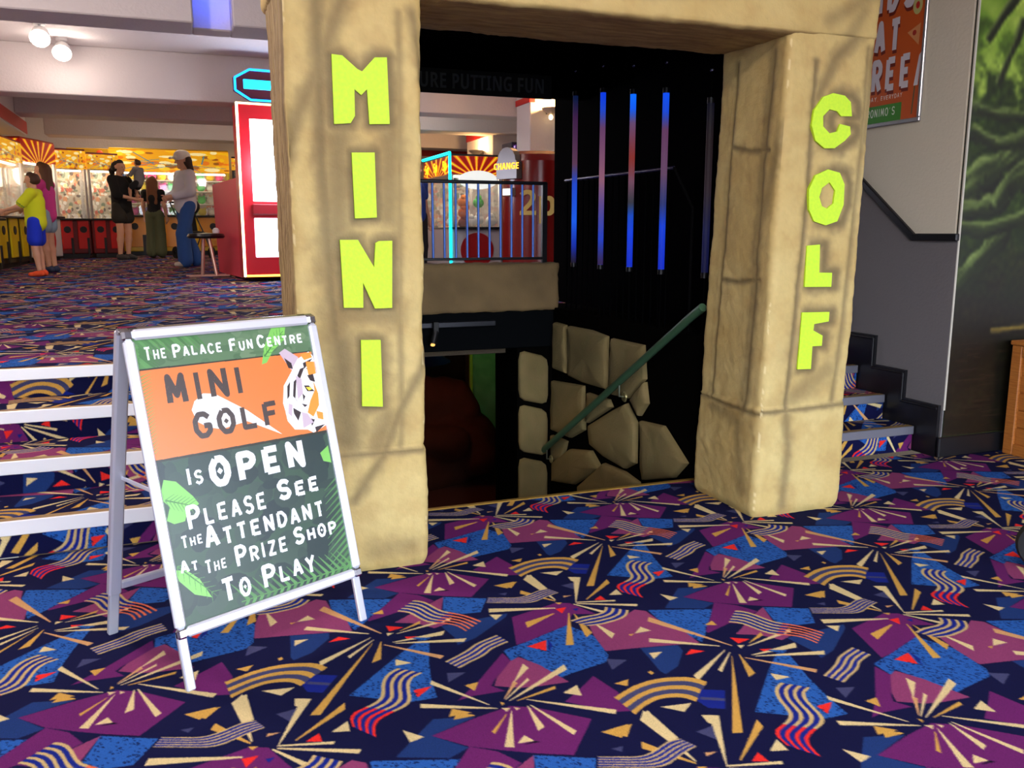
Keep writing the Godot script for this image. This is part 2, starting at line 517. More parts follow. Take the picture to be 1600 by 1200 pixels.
func smooth_quad(st: SurfaceTool, p: Array, n: Array) -> void:
	var mean: Vector3 = n[0] + n[1] + n[2] + n[3]
	for t in [[0, 1, 2], [0, 2, 3]]:
		var a: Vector3 = p[t[0]]
		var b: Vector3 = p[t[1]]
		var c: Vector3 = p[t[2]]
		var o: Array = [t[0], t[2], t[1]] if (c - a).cross(b - a).dot(mean) < 0.0 else t
		for i in o:
			st.set_normal(n[i])
			st.add_vertex(p[i])

func add_tube(st: SurfaceTool, pts: Array, r: float, sides := 8, r2 := -1.0) -> void:
	var rings := []
	var norms := []
	var up := Vector3.UP
	for i in pts.size():
		var d: Vector3 = (pts[min(i + 1, pts.size() - 1)] - pts[max(i - 1, 0)]).normalized()
		if abs(d.dot(up)) > 0.95:
			up = Vector3.RIGHT if abs(d.x) < 0.9 else Vector3.BACK
		var x := d.cross(up).normalized()
		var y := x.cross(d).normalized()
		up = y
		var rad := r if r2 < 0.0 else lerpf(r, r2, float(i) / (pts.size() - 1))
		var ring := []
		var nn := []
		for k in sides:
			var a := TAU * k / sides
			var n := x * cos(a) + y * sin(a)
			ring.append(pts[i] + n * rad)
			nn.append(n)
		rings.append(ring)
		norms.append(nn)
	for i in pts.size() - 1:
		for k in sides:
			var k2 := (k + 1) % sides
			smooth_quad(st, [rings[i][k], rings[i + 1][k], rings[i + 1][k2], rings[i][k2]], [norms[i][k], norms[i + 1][k], norms[i + 1][k2], norms[i][k2]])
	for e in [0, pts.size() - 1]:
		var n: Vector3 = (pts[0] - pts[1]).normalized() if e == 0 else (pts[e] - pts[e - 1]).normalized()
		for k in range(1, sides - 1):
			tri(st, rings[e][0], rings[e][k], rings[e][k + 1], n)

func tube(pts: Array, r: float, sides := 8, r2 := -1.0) -> SurfaceTool:
	var st := begin()
	add_tube(st, pts, r, sides, r2)
	return st

func add_lathe(st: SurfaceTool, prof: Array, xf: Transform3D, sides := 16) -> void:
	for i in prof.size() - 1:
		var a: Vector2 = prof[i]
		var b: Vector2 = prof[i + 1]
		if a.is_equal_approx(b):
			continue
		var d := b - a
		var n2 := Vector2(d.y, -d.x).normalized()
		if n2.x < 0.0 and absf(n2.x) > 0.001 and false:
			n2 = -n2
		for k in sides:
			var t0 := TAU * k / sides
			var t1 := TAU * (k + 1) / sides
			var p := []
			var n := []
			for q in [[a, t0], [b, t0], [b, t1], [a, t1]]:
				p.append(xf * Vector3(q[0].x * cos(q[1]), q[0].y, q[0].x * sin(q[1])))
				n.append((xf.basis * Vector3(n2.x * cos(q[1]), n2.y, n2.x * sin(q[1]))).normalized())
			smooth_quad(st, p, n)

# profile from bottom to top on the outside
func lathe(prof: Array, at: Vector3, b := Basis.IDENTITY, sides := 16) -> SurfaceTool:
	var st := begin()
	add_lathe(st, prof, Transform3D(b, at), sides)
	return st

func add_ball(st: SurfaceTool, at: Vector3, r: Vector3, b := Basis.IDENTITY, rings := 7, sides := 10) -> void:
	for i in rings:
		for k in sides:
			var p := []
			var n := []
			for q in [[i, k], [i + 1, k], [i + 1, k + 1], [i, k + 1]]:
				var th: float = PI * q[0] / rings
				var ph: float = TAU * q[1] / sides
				var u := Vector3(sin(th) * cos(ph), cos(th), sin(th) * sin(ph))
				p.append(at + b * (u * r))
				n.append((b * (u / r)).normalized())
			smooth_quad(st, p, n)

func ball(at: Vector3, r: Vector3, b := Basis.IDENTITY, rings := 7, sides := 10) -> SurfaceTool:
	var st := begin()
	add_ball(st, at, r, b, rings, sides)
	return st

# a flat outline (x, y) pushed out along z by depth, placed by xf
func add_prism(st: SurfaceTool, pts: PackedVector2Array, depth: float, xf: Transform3D) -> void:
	var idx := Geometry2D.triangulate_polygon(pts)
	for side in 2:
		var n := xf.basis * Vector3(0, 0, 1 if side == 1 else -1)
		for i in range(0, idx.size(), 3):
			var v := []
			for j in 3:
				var q := pts[idx[i + j]]
				v.append(xf * Vector3(q.x, q.y, depth * side))
			tri(st, v[0], v[1], v[2], n.normalized())
	var area := 0.0
	for i in pts.size():
		area += pts[i].cross(pts[(i + 1) % pts.size()])
	for i in pts.size():
		var a := pts[i]
		var b := pts[(i + 1) % pts.size()]
		var e := b - a
		var n3 := (xf.basis * (Vector3(e.y, -e.x, 0) * signf(area))).normalized()
		quad(st, xf * Vector3(a.x, a.y, 0), xf * Vector3(b.x, b.y, 0), xf * Vector3(b.x, b.y, depth), xf * Vector3(a.x, a.y, depth), n3)

func prism(pts: PackedVector2Array, depth: float, xf: Transform3D) -> SurfaceTool:
	var st := begin()
	add_prism(st, pts, depth, xf)
	return st

func rect(x0: float, y0: float, x1: float, y1: float) -> PackedVector2Array:
	return PackedVector2Array([Vector2(x0, y0), Vector2(x1, y0), Vector2(x1, y1), Vector2(x0, y1)])

func words(called: String, text: String, size: float, m: Material, at: Vector3, b: Basis, parent: Node, depth := 0.006, bold := true) -> MeshInstance3D:
	var t := TextMesh.new()
	var f := SystemFont.new()
	f.font_names = PackedStringArray(["Droid Sans"])
	if bold:
		f.font_weight = 700
	t.font = f
	t.text = text
	t.font_size = 64
	t.pixel_size = size / 46.0
	t.depth = depth
	var o := MeshInstance3D.new()
	o.name = called
	o.mesh = t
	o.material_override = m
	parent.add_child(o, true)
	o.transform = Transform3D(b, at)
	return o

func lamp(l: Light3D, c: Color, e: float, size: float, at: Vector3, parent: Node = self) -> void:
	l.light_color = c
	l.light_energy = e
	l.light_size = size
	l.shadow_enabled = true
	l.name = "light"
	parent.add_child(l, true)
	l.position = at

func omni(c: Color, e: float, size: float, at: Vector3, parent: Node = self) -> void:
	var l := OmniLight3D.new()
	l.omni_range = 30.0
	l.omni_attenuation = 2.0
	lamp(l, c, e, size, at, parent)

func spot(c: Color, e: float, size: float, at: Vector3, to: Vector3, angle: float, parent: Node = self) -> void:
	var l := SpotLight3D.new()
	l.spot_range = 30.0
	l.spot_attenuation = 2.0
	l.spot_angle = angle
	lamp(l, c, e, size, at, parent)
	l.transform = Transform3D(Basis.looking_at(to - at, Vector3.UP if absf((to - at).normalized().y) < 0.98 else Vector3.RIGHT), at)

# a rounded, slightly lumpy block; colour by colours(p, n) as linear vertex colours
func rough_box(mn: Vector3, mx: Vector3, cell: float, r: float, amp: float, colours: Callable, lump := 4.0) -> SurfaceTool:
	var st := begin()
	var size := mx - mn
	var inner_a := mn + Vector3.ONE * r
	var inner_b := mx - Vector3.ONE * r
	var base := 0
	for ax in 3:
		var u := (ax + 1) % 3
		var v := (ax + 2) % 3
		var nu := maxi(2, int(size[u] / cell))
		var nv := maxi(2, int(size[v] / cell))
		for s in 2:
			for i in nu + 1:
				for j in nv + 1:
					var p := Vector3.ZERO
					p[ax] = mx[ax] if s == 1 else mn[ax]
					p[u] = lerpf(mn[u], mx[u], float(i) / nu)
					p[v] = lerpf(mn[v], mx[v], float(j) / nv)
					var q := p.clamp(inner_a, inner_b)
					var n := (p - q).normalized()
					p = q + n * r
					p += n * amp * (noise.get_noise_3dv(p * lump) + 0.4 * fine.get_noise_3dv(p * lump * 6.0))
					st.set_smooth_group(0)
					st.set_color(colours.call(p, n))
					st.add_vertex(p)
			for i in nu:
				for j in nv:
					var a := base + i * (nv + 1) + j
					var b := a + nv + 1
					if s == 1:
						for k in [a, a + 1, b, b, a + 1, b + 1]: st.add_index(k)
					else:
						for k in [a, b, a + 1, b, b + 1, a + 1]: st.add_index(k)
			base += (nu + 1) * (nv + 1)
	st.generate_normals()
	return st

func painted(rough := 0.75, bump := 0.5, bump_scale := 3.0) -> StandardMaterial3D:
	var key := "painted %s %s %s" % [rough, bump, bump_scale]
	if mats.has(key):
		return mats[key]
	var m := StandardMaterial3D.new()
	m.vertex_color_use_as_albedo = true
	m.roughness = rough
	m.uv1_triplanar = true
	m.uv1_world_triplanar = true
	m.uv1_scale = Vector3.ONE * bump_scale
	m.normal_enabled = true
	m.normal_scale = bump
	m.normal_texture = bump_tex()
	mats[key] = m
	return m

func lin(r: int, g: int, b: int) -> Color:
	return Color8(r, g, b).srgb_to_linear()

# ------------------------------------------------------------------ drawing print into pictures
func fill(img: Image, pts: PackedVector2Array, c: Color) -> void:
	var lo := INF
	var hi := -INF
	for p in pts:
		lo = minf(lo, p.y); hi = maxf(hi, p.y)
	var h := img.get_height()
	var w := img.get_width()
	for y in range(maxi(0, int(floor(lo))), mini(h - 1, int(ceil(hi))) + 1):
		var yc := y + 0.5
		var xs := PackedFloat32Array()
		for i in pts.size():
			var a := pts[i]
			var b := pts[(i + 1) % pts.size()]
			if (a.y <= yc) != (b.y <= yc):
				xs.append(a.x + (yc - a.y) / (b.y - a.y) * (b.x - a.x))
		xs.sort()
		for i in range(0, xs.size() - 1, 2):
			var x0 := maxi(0, int(round(xs[i])))
			var x1 := mini(w, int(round(xs[i + 1])))
			if x1 > x0:
				img.fill_rect(Rect2i(x0, y, x1 - x0, 1), c)

func line(img: Image, a: Vector2, b: Vector2, w0: float, w1: float, c: Color) -> void:
	var d := (b - a).normalized()
	var n := Vector2(-d.y, d.x)
	fill(img, PackedVector2Array([a + n * w0, b + n * w1, b - n * w1, a - n * w0]), c)

func disc(img: Image, at: Vector2, r: Vector2, c: Color, n := 18) -> void:
	var p := PackedVector2Array()
	for i in n:
		p.append(at + Vector2(cos(TAU * i / n), sin(TAU * i / n)) * r)
	fill(img, p, c)

const GLYPHS := {
	"A": [[0, 1, 0.45, 0, 0.55, 0, 1, 1], [0.2, 0.66, 0.8, 0.66]], "C": [[1, 0.18, 0.7, 0, 0.3, 0, 0, 0.3, 0, 0.7, 0.3, 1, 0.7, 1, 1, 0.8]],
	"D": [[0.05, 0, 0.05, 1], [0.05, 0.02, 0.6, 0.02, 1, 0.35, 1, 0.65, 0.6, 0.98, 0.05, 0.98]], "E": [[0.08, 0, 0.08, 1], [0.08, 0.04, 1, 0.04], [0.08, 0.5, 0.85, 0.5], [0.08, 0.96, 1, 0.96]],
	"F": [[0.08, 0, 0.08, 1.05], [0.08, 0.04, 1, 0.02], [0.08, 0.5, 0.85, 0.48]], "G": [[1, 0.18, 0.7, 0, 0.3, 0, 0, 0.3, 0, 0.7, 0.3, 1, 0.7, 1, 1, 0.8, 1, 0.55, 0.6, 0.55]],
	"H": [[0.05, 0, 0.05, 1], [0.95, 0, 0.95, 1], [0.05, 0.52, 0.95, 0.5]], "I": [[0.5, -0.03, 0.5, 1.03]], "K": [[0.05, 0, 0.05, 1], [0.95, 0, 0.1, 0.55], [0.3, 0.45, 1, 1]],
	"L": [[0.08, 0, 0.08, 0.96, 1, 0.96]], "M": [[0.02, 1.02, 0.08, 0, 0.5, 0.75, 0.92, 0, 0.98, 1.05]], "N": [[0.05, 1.02, 0.05, 0, 0.95, 1, 0.95, -0.08]],
	"O": [[0.3, 0, 0.7, 0, 1, 0.3, 1, 0.7, 0.7, 1, 0.3, 1, 0, 0.7, 0, 0.3, 0.3, 0]], "P": [[0.08, 1.08, 0.08, 0.03, 0.7, 0.03, 1, 0.18, 1, 0.38, 0.7, 0.55, 0.1, 0.55]],
	"R": [[0.08, 1, 0.08, 0.03, 0.7, 0.03, 1, 0.18, 1, 0.38, 0.7, 0.52, 0.1, 0.52], [0.5, 0.52, 1, 1]], "S": [[0.95, 0.16, 0.7, 0, 0.3, 0, 0.03, 0.22, 0.2, 0.46, 0.8, 0.54, 0.97, 0.78, 0.7, 1, 0.3, 1, 0.03, 0.84]],
	"T": [[0, 0.05, 1, 0.03], [0.5, 0.03, 0.5, 1.06]], "U": [[0.05, 0, 0.05, 0.7, 0.3, 1, 0.7, 1, 0.95, 0.7, 0.95, 0]], "V": [[0, 0, 0.5, 1, 1, 0]], "Y": [[0, 0, 0.5, 0.5, 0.5, 1.06], [1, -0.06, 0.5, 0.5]],
	"Z": [[0, 0.04, 0.95, 0.04, 0.05, 0.96, 1, 0.96]], ",": [[0.3, 0.9, 0.2, 1.15]], "'": [[0.4, 0, 0.3, 0.25]], ".": [[0.3, 0.93, 0.3, 1.0]]}

# one word in stroke lettering into the rectangle r; the first letter taller where cap > 1
func write(img: Image, text: String, r: Rect2, weight: float, c: Color, cap := 1.0, jewel := false) -> void:
	var units := 0.0
	for ch in text:
		units += 0.45 if ch == "I" else (0.5 if ch in ",'." else 1.0)
	var gap := 0.28
	var w := r.size.x / (units + gap * (text.length() - 1) + (cap - 1.0))
	var x := r.position.x
	for i in text.length():
		var ch := text[i]
		var k := cap if i == 0 else 1.0
		var gw := w * k * (0.45 if ch == "I" else (0.5 if ch in ",'." else 1.0))
		var gh := r.size.y / cap * k
		var y0 := r.end.y - gh
		var jig := (0.0 if cap == 1.0 else gh * 0.03 * sin(i * 2.3))
		var half := weight * minf(gw * (2.0 if ch == "I" else 1.0), gh) * 0.5
		for s in GLYPHS.get(ch, []):
			for j in range(0, s.size() - 2, 2):
				var a := Vector2(x + half + s[j] * (gw - 2.0 * half), y0 + half * 0.6 + s[j + 1] * (gh - 1.2 * half) + jig)
				var b := Vector2(x + half + s[j + 2] * (gw - 2.0 * half), y0 + half * 0.6 + s[j + 3] * (gh - 1.2 * half) + jig)
				line(img, a, b, half, half * (1.12 if cap > 1.0 else 1.0), c)
				if j > 0:
					disc(img, a, Vector2(half, half) * 0.95, c, 10)
		if jewel and ch == "O":
			var o := Vector2(x + gw * 0.5, y0 + gh * 0.5 + jig)
			fill(img, PackedVector2Array([o - Vector2(gw * 0.14, 0), o - Vector2(0, gh * 0.12), o + Vector2(gw * 0.14, 0), o + Vector2(0, gh * 0.12)]), c)
		x += gw + gap * w

func make_carpet() -> StandardMaterial3D:
	var n := 1400
	var img := Image.create(n, n, false, Image.FORMAT_RGB8)
	var cols := [Color8(15, 17, 54), Color8(98, 32, 92), Color8(132, 58, 98), Color8(38, 88, 160), Color8(28, 52, 104), Color8(214, 192, 136), Color8(198, 152, 70), Color8(224, 44, 38), Color8(20, 34, 120), Color8(62, 64, 98), Color8(218, 108, 70), Color8(12, 8, 26), Color8(200, 150, 98), Color8(196, 168, 110)]
	img.fill(cols[0])
	for r in CARPET:
		var pts := PackedVector2Array()
		for i in range(1, r.size(), 2):
			pts.append(Vector2(r[i], r[i + 1]) * n / 1000.0)
		for dx in [-1, 0, 1]:
			for dy in [-1, 0, 1]:
				var q := PackedVector2Array()
				for p in pts:
					q.append(p + Vector2(dx, dy) * n)
				fill(img, q, cols[r[0]])
	# black flecks woven into the blue, and the uneven tufts of the pile
	var blue: Color = cols[3]
	for i in 6500:
		var x := rng.randi_range(1, n - 10)
		var y := rng.randi_range(1, n - 10)
		if img.get_pixel(x, y).is_equal_approx(blue):
			img.fill_rect(Rect2i(x, y, rng.randi_range(5, 8), rng.randi_range(5, 8)), Color8(12, 24, 66))
	var src := img.get_data()
	var data := img.get_data()
	# each little block of pixels is one tuft: it takes its yarn from a neighbour now and then, so outlines are ragged
	for y in n:
		for x in n:
			var h := rng.randi()
			var sx := posmod(x + (h & 7) - 3, n)
			var sy := posmod(y + ((h >> 3) & 7) - 3, n)
			var i := (y * n + x) * 3
			var k := (sy * n + sx) * 3
			var f := 0.80 + 0.36 * float((h >> 6) & 255) / 255.0
			data[i] = mini(255, int(src[k] * f)); data[i + 1] = mini(255, int(src[k + 1] * f)); data[i + 2] = mini(255, int(src[k + 2] * f))
	img = Image.create_from_data(n, n, false, Image.FORMAT_RGB8, data)
	img.generate_mipmaps()
	var m := picture(img, 0.95)
	m.metallic_specular = 0.2
	return m

# a carpeted quad; flat(x, z) coordinates of each corner say where on the roll it was cut
func carpet_quad(st: SurfaceTool, p: Array, flat: Array, n: Vector3) -> void:
	var flip: bool = (p[2] - p[0]).cross(p[1] - p[0]).dot(n) < 0.0
	for t in [[0, 1, 2], [0, 2, 3]]:
		var o: Array = [t[0], t[2], t[1]] if flip else t
		for i in o:
			st.set_normal(n)
			st.set_uv(carpet_m * flat[i])
			st.add_vertex(p[i])

func upper(z: float) -> float:
	return RISE * 4.0 + SLOPE * (-z + TOP_Z)

# ------------------------------------------------------------------ the building
func carpet_box(st: SurfaceTool, mn: Vector3, mx: Vector3) -> void:
	var a := mn
	var b := mx
	carpet_quad(st, [Vector3(a.x, b.y, a.z), Vector3(b.x, b.y, a.z), Vector3(b.x, b.y, b.z), Vector3(a.x, b.y, b.z)], [Vector2(a.x, a.z), Vector2(b.x, a.z), Vector2(b.x, b.z), Vector2(a.x, b.z)], Vector3.UP)
	var h := b.y - a.y
	carpet_quad(st, [Vector3(a.x, b.y, b.z), Vector3(b.x, b.y, b.z), Vector3(b.x, a.y, b.z), Vector3(a.x, a.y, b.z)], [Vector2(a.x, b.z), Vector2(b.x, b.z), Vector2(b.x, b.z + h), Vector2(a.x, b.z + h)], Vector3.BACK)
	carpet_quad(st, [Vector3(a.x, b.y, a.z), Vector3(b.x, b.y, a.z), Vector3(b.x, a.y, a.z), Vector3(a.x, a.y, a.z)], [Vector2(a.x, a.z), Vector2(b.x, a.z), Vector2(b.x, a.z - h), Vector2(a.x, a.z - h)], Vector3.FORWARD)
	for x in [a.x, b.x]:
		var o := h if x == b.x else -h
		carpet_quad(st, [Vector3(x, b.y, a.z), Vector3(x, b.y, b.z), Vector3(x, a.y, b.z), Vector3(x, a.y, a.z)], [Vector2(x, a.z), Vector2(x, b.z), Vector2(x + o, b.z), Vector2(x + o, a.z)], Vector3(signf(o), 0, 0))
	carpet_quad(st, [Vector3(a.x, a.y, a.z), Vector3(b.x, a.y, a.z), Vector3(b.x, a.y, b.z), Vector3(a.x, a.y, b.z)], [Vector2(a.x, a.z), Vector2(b.x, a.z), Vector2(b.x, b.z), Vector2(a.x, b.z)], Vector3.DOWN)

func slope_slab(st: SurfaceTool, x0: float, x1: float, z0: float, z1: float, thick: float) -> void:
	var p := []
	for q in [[x0, z1], [x1, z1], [x1, z0], [x0, z0]]:
		p.append(Vector3(q[0], upper(q[1]), q[1]))
	var f := []
	for v in p:
		f.append(Vector2(v.x, v.z))
	var lo := []
	for v in p:
		lo.append(v - Vector3(0, thick, 0))
	carpet_quad(st, p, f, Vector3(0, 1, SLOPE).normalized())
	carpet_quad(st, lo, f, Vector3.DOWN)
	var mid: Vector3 = (p[0] + p[2]) * 0.5
	for i in 4:
		var j := (i + 1) % 4
		var n: Vector3 = (p[i] + p[j]) * 0.5 - mid
		n = Vector3(n.x, 0, 0).normalized() if absf(p[i].x - p[j].x) < 0.01 else Vector3(0, 0, n.z).normalized()
		carpet_quad(st, [p[i], p[j], lo[j], lo[i]], [f[i], f[j], f[j] + Vector2(thick, thick), f[i] + Vector2(thick, thick)], n)

func shell() -> void:
	var st := begin()
	carpet_box(st, Vector3(-3.4, -0.2, -4.12), Vector3(7, 0, 3.0))
	struct("floor", st, carpet, "patterned carpet of the entrance floor")
	st = begin()
	slope_slab(st, -3.4, 1.0, TOP_Z - 0.002, -6.2, 0.13)
	slope_slab(st, -3.4, 1.0, -6.2, -6.46, 0.13)
	slope_slab(st, 3.1, 8.0, -6.2, -6.46, 0.13)
	slope_slab(st, -3.4, 8.0, -6.46, -19.0, 0.13)
	slope_slab(st, 3.1, 8.0, -5.0, -6.2, 0.13)
	struct("floor_arcade", st, carpet, "patterned carpet of the raised arcade floor")
	var white := mat(Color8(214, 206, 204), 0.85, 0, 0.25, 1.5)
	struct("wall_left", box(Vector3(-3.6, -0.2, -19.2), Vector3(-3.4, 3.75, 3.0)), white, "pale wall along the left of the arcade")
	struct("wall_back", box(Vector3(-3.6, 0.3, -19.2), Vector3(8.2, 3.75, -19.0)), white, "pale back wall of the arcade")
	struct("wall_right", box(Vector3(8.0, -0.2, -19.2), Vector3(8.2, 3.75, 3.0)), white, "pale wall on the far right of the building")
	struct("ceiling", box(Vector3(-3.6, 3.55, -19.2), Vector3(8.2, 3.75, 3.0)), white, "white painted ceiling between the beams")
	struct("trim_1", box(Vector3(-3.6, 3.3, 2.8), Vector3(8.2, 3.55, 3.0)), white, "beam over the open shop front")
	# downstand beams
	struct("trim_2", box(Vector3(-3.4, 2.99, -7.9), Vector3(0.19, 3.55, -7.45), 0.01), white, "white ceiling beam over the top of the carpeted steps")
	struct("trim_3", box(Vector3(0.485, 2.99, -7.9), Vector3(8.0, 3.55, -7.45), 0.01), white, "white ceiling beam beyond the gateway")
	struct("trim_4", box(Vector3(-2.0, 2.99, -12.15), Vector3(8.0, 3.55, -11.72), 0.01), white, "second white ceiling beam of the arcade")
	struct("trim_5", box(Vector3(-2.0, 2.99, -14.2), Vector3(8.0, 3.55, -13.7), 0.01), white, "third white ceiling beam of the arcade")
	struct("trim_6", box(Vector3(-2.0, 2.99, -17.0), Vector3(8.0, 3.55, -16.5), 0.01), white, "fourth white ceiling beam of the arcade")
	struct("trim_7", box(Vector3(0.19, 2.99, -7.9), Vector3(0.485, 3.55, -7.66), 0.01), white, "recessed panel between two ceiling beams")
	struct("trim_8", box(Vector3(-3.4, 2.78, -14.6), Vector3(-2.0, 3.55, -7.9), 0.01), white, "boxed-in bulkhead above the left row of machines")
	# unseen ceiling lamps, added to brighten the beam, steps and entrance
	for q in [[Vector3(-1.7, 3.55, -4.7), "added round white ceiling lamp over the wide carpeted steps"], [Vector3(0.9, 3.55, -0.6), "added round white ceiling lamp over the entrance carpet"]]:
		var cl := thing("added_ceiling_lamp", q[1], "ceiling lamp", q[0])
		obj("base", lathe([Vector2(0, -0.03), Vector2(0.17, -0.03), Vector2(0.17, 0), Vector2(0, 0)], Vector3.ZERO, Basis.IDENTITY, 24), mat(Color8(230, 230, 228), 0.4), cl)
		obj("diffuser", lathe([Vector2(0, -0.09), Vector2(0.10, -0.08), Vector2(0.15, -0.05), Vector2(0.155, -0.03), Vector2(0, -0.03)], Vector3.ZERO, Basis.IDENTITY, 24), glow(Color(1.0, 0.95, 0.92), 3.0), cl)
		omni(Color(1.0, 0.94, 0.92), 4.0, 0.15, Vector3(0, -0.26, 0), cl)
	# ceiling spotlights; all but the nearest pair are added to light the arcade
	var n := 0
	for p in [Vector3(-1.24, 3.55, -10.6), Vector3(-1.12, 3.55, -11.35), Vector3(0.0, 3.55, -15.2), Vector3(2.2, 3.55, -9.6), Vector3(3.4, 3.55, -13.0), Vector3(5.6, 3.55, -9.6), Vector3(2.6, 3.55, -15.3), Vector3(-1.0, 3.55, -18.0), Vector3(6.8, 3.55, -15.0)]:
		var l := thing("ceiling_spotlight", "bright ceiling spotlight nearer the recessed panel, over the arcade walkway" if n == 0 else ("bright ceiling spotlight close to the second beam, over the arcade walkway" if n == 1 else "added white ceiling spotlight further back among the arcade machines"), "spotlight", p, 0.0, "arcade ceiling spotlights")
		obj("base", lathe([Vector2(0, -0.03), Vector2(0.06, -0.03), Vector2(0.06, 0), Vector2(0, 0)], Vector3.ZERO), mat(Color8(230, 230, 228), 0.4), l)
		obj("arm", tube([Vector3(0, -0.02, 0), Vector3(0, -0.09, 0)], 0.012), mat(Color8(200, 200, 200), 0.3, 0.6), l)
		var tilt := Basis(Vector3.RIGHT, -0.9)
		obj("housing", lathe([Vector2(0.0, 0.06), Vector2(0.08, 0.05), Vector2(0.10, -0.07), Vector2(0.09, -0.07), Vector2(0.045, 0.03), Vector2(0, 0.03)], Vector3(0, -0.13, 0), tilt), mat(Color8(230, 230, 228), 0.4), l)
		obj("bulb", ball(Vector3(0, -0.13, 0) + tilt * Vector3(0, -0.06, 0), Vector3(0.088, 0.02, 0.088), tilt), glow(Color(1.0, 0.95, 0.86), 14.0), l)
		omni(Color(1.0, 0.93, 0.88), 0.36, 0.09, Vector3(0, -0.16, 0) + tilt * Vector3(0, -0.16, 0), l)
		n += 1

# ------------------------------------------------------------------ steps up to the arcade
func stairs() -> void:
	var nosing := mat(Color8(246, 246, 246), 0.35, 0.25)
	var brass := mat(Color8(150, 118, 62), 0.5, 0.4)
	var s := thing("carpeted_steps", "four wide carpeted steps with white nosings up to the arcade floor", "steps", Vector3.ZERO)
	for i in 4:
		var z := STAIR_Z - GO * i
		var st := begin()
		carpet_box(st, Vector3(-3.398, 0.0 if i == 0 else RISE * i - 0.02, -6.1 if i < 3 else TOP_Z), Vector3(0.926, RISE * (i + 1), z)) if i < 3 else carpet_box(st, Vector3(-3.398, RISE * i - 0.02, TOP_Z), Vector3(0.926, RISE * (i + 1) - 0.001, TOP_Z + 0.02))
		var o := obj("step", st, carpet, s)
		var zz := z if i < 3 else TOP_Z + 0.02
		obj("nosing", box(Vector3(-3.398, RISE * (i + 1) - 0.062, zz), Vector3(0.926, RISE * (i + 1) + 0.004, zz + 0.012), 0.003), nosing, o)
		obj("brass_strip", box(Vector3(-3.398, RISE * (i + 1) - 0.002, zz - 0.045), Vector3(0.926, RISE * (i + 1) + 0.004, zz), 0.002), brass, o)
	# stairs beside the right wall
	var r := thing("narrow_carpeted_stairs", "narrow carpeted stairs with grey metal nosings climbing beside the grey wall", "stairs", Vector3.ZERO)
	var grey := mat(Color8(128, 128, 138), 0.4, 0.5)
	for i in 4:
		var z := -4.2 - 0.266 * i
		var st := begin()
		carpet_box(st, Vector3(3.105, 0.0 if i == 0 else RISE * i - 0.02, -5.02), Vector3(4.366, RISE * (i + 1), z))
		var o := obj("step", st, carpet, r)
		obj("nosing", box(Vector3(3.105, RISE * (i + 1) - 0.05, z), Vector3(4.366, RISE * (i + 1) + 0.004, z + 0.012), 0.003), grey, o)
		obj("brass_strip", box(Vector3(3.105, RISE * (i + 1) - 0.002, z - 0.04), Vector3(4.366, RISE * (i + 1) + 0.004, z), 0.002), brass, o)

# ------------------------------------------------------------------ the well that leads down to the golf
func stone_colour(p: Vector3, _n: Vector3) -> Color:
	# mottled sand and moss tones of the painted plaster stones
	var sandy := 0.5 + 0.5 * noise.get_noise_3dv(p * 2.6)
	var mossy := 0.5 + 0.5 * fine.get_noise_3dv(p * 7.0 + Vector3(4, 0, 0))
	return lin(118, 100, 62).lerp(lin(158, 136, 88), sandy).lerp(lin(116, 112, 66), 0.5 * mossy)

func stone(pts: PackedVector2Array, xf: Transform3D, thick: float) -> SurfaceTool:
	# a pillowed stone: the outline shrinks in rings towards the face
	var st := begin()
	var c := Vector2.ZERO
	for p in pts:
		c += p / pts.size()
	var ring0 := PackedVector2Array()
	for i in pts.size():
		for k in 5:
			ring0.append(pts[i].lerp(pts[(i + 1) % pts.size()], k / 5.0))
	for pass_n in 1:
		var q := ring0.duplicate()
		for i in ring0.size():
			q[i] = (ring0[i] * 2.0 + ring0[(i + 1) % ring0.size()] + ring0[i - 1]) * 0.25
		ring0 = q
	var m := ring0.size()
	var fr := [1.0, 0.975, 0.92, 0.7, 0.4, 0.0]
	var hh := [0.0, 0.62, 0.88, 1.0, 1.03, 1.03]
	for a in fr.size():
		for i in m:
			var q: Vector2 = c + (ring0[i] - c) * fr[a]
			var p := xf * Vector3(q.x, q.y, thick * hh[a])
			p += xf.basis.z * (noise.get_noise_3dv(p * 5.0) * 0.012 if a > 1 else 0.0)
			st.set_smooth_group(0)
			st.set_color(stone_colour(p, Vector3.UP))
			st.add_vertex(p)
	var ccw := 0.0
	for i in m:
		ccw += ring0[i].cross(ring0[(i + 1) % m])
	for a in fr.size() - 1:
		for i in m:
			var j := (i + 1) % m
			var v := [a * m + i, a * m + j, (a + 1) * m + i, a * m + j, (a + 1) * m + j, (a + 1) * m + i]
			if (ccw > 0.0) == (xf.basis.determinant() > 0.0):
				v = [v[0], v[2], v[1], v[3], v[5], v[4]]
			for k in v:
				st.add_index(k)
	st.generate_normals()
	return st

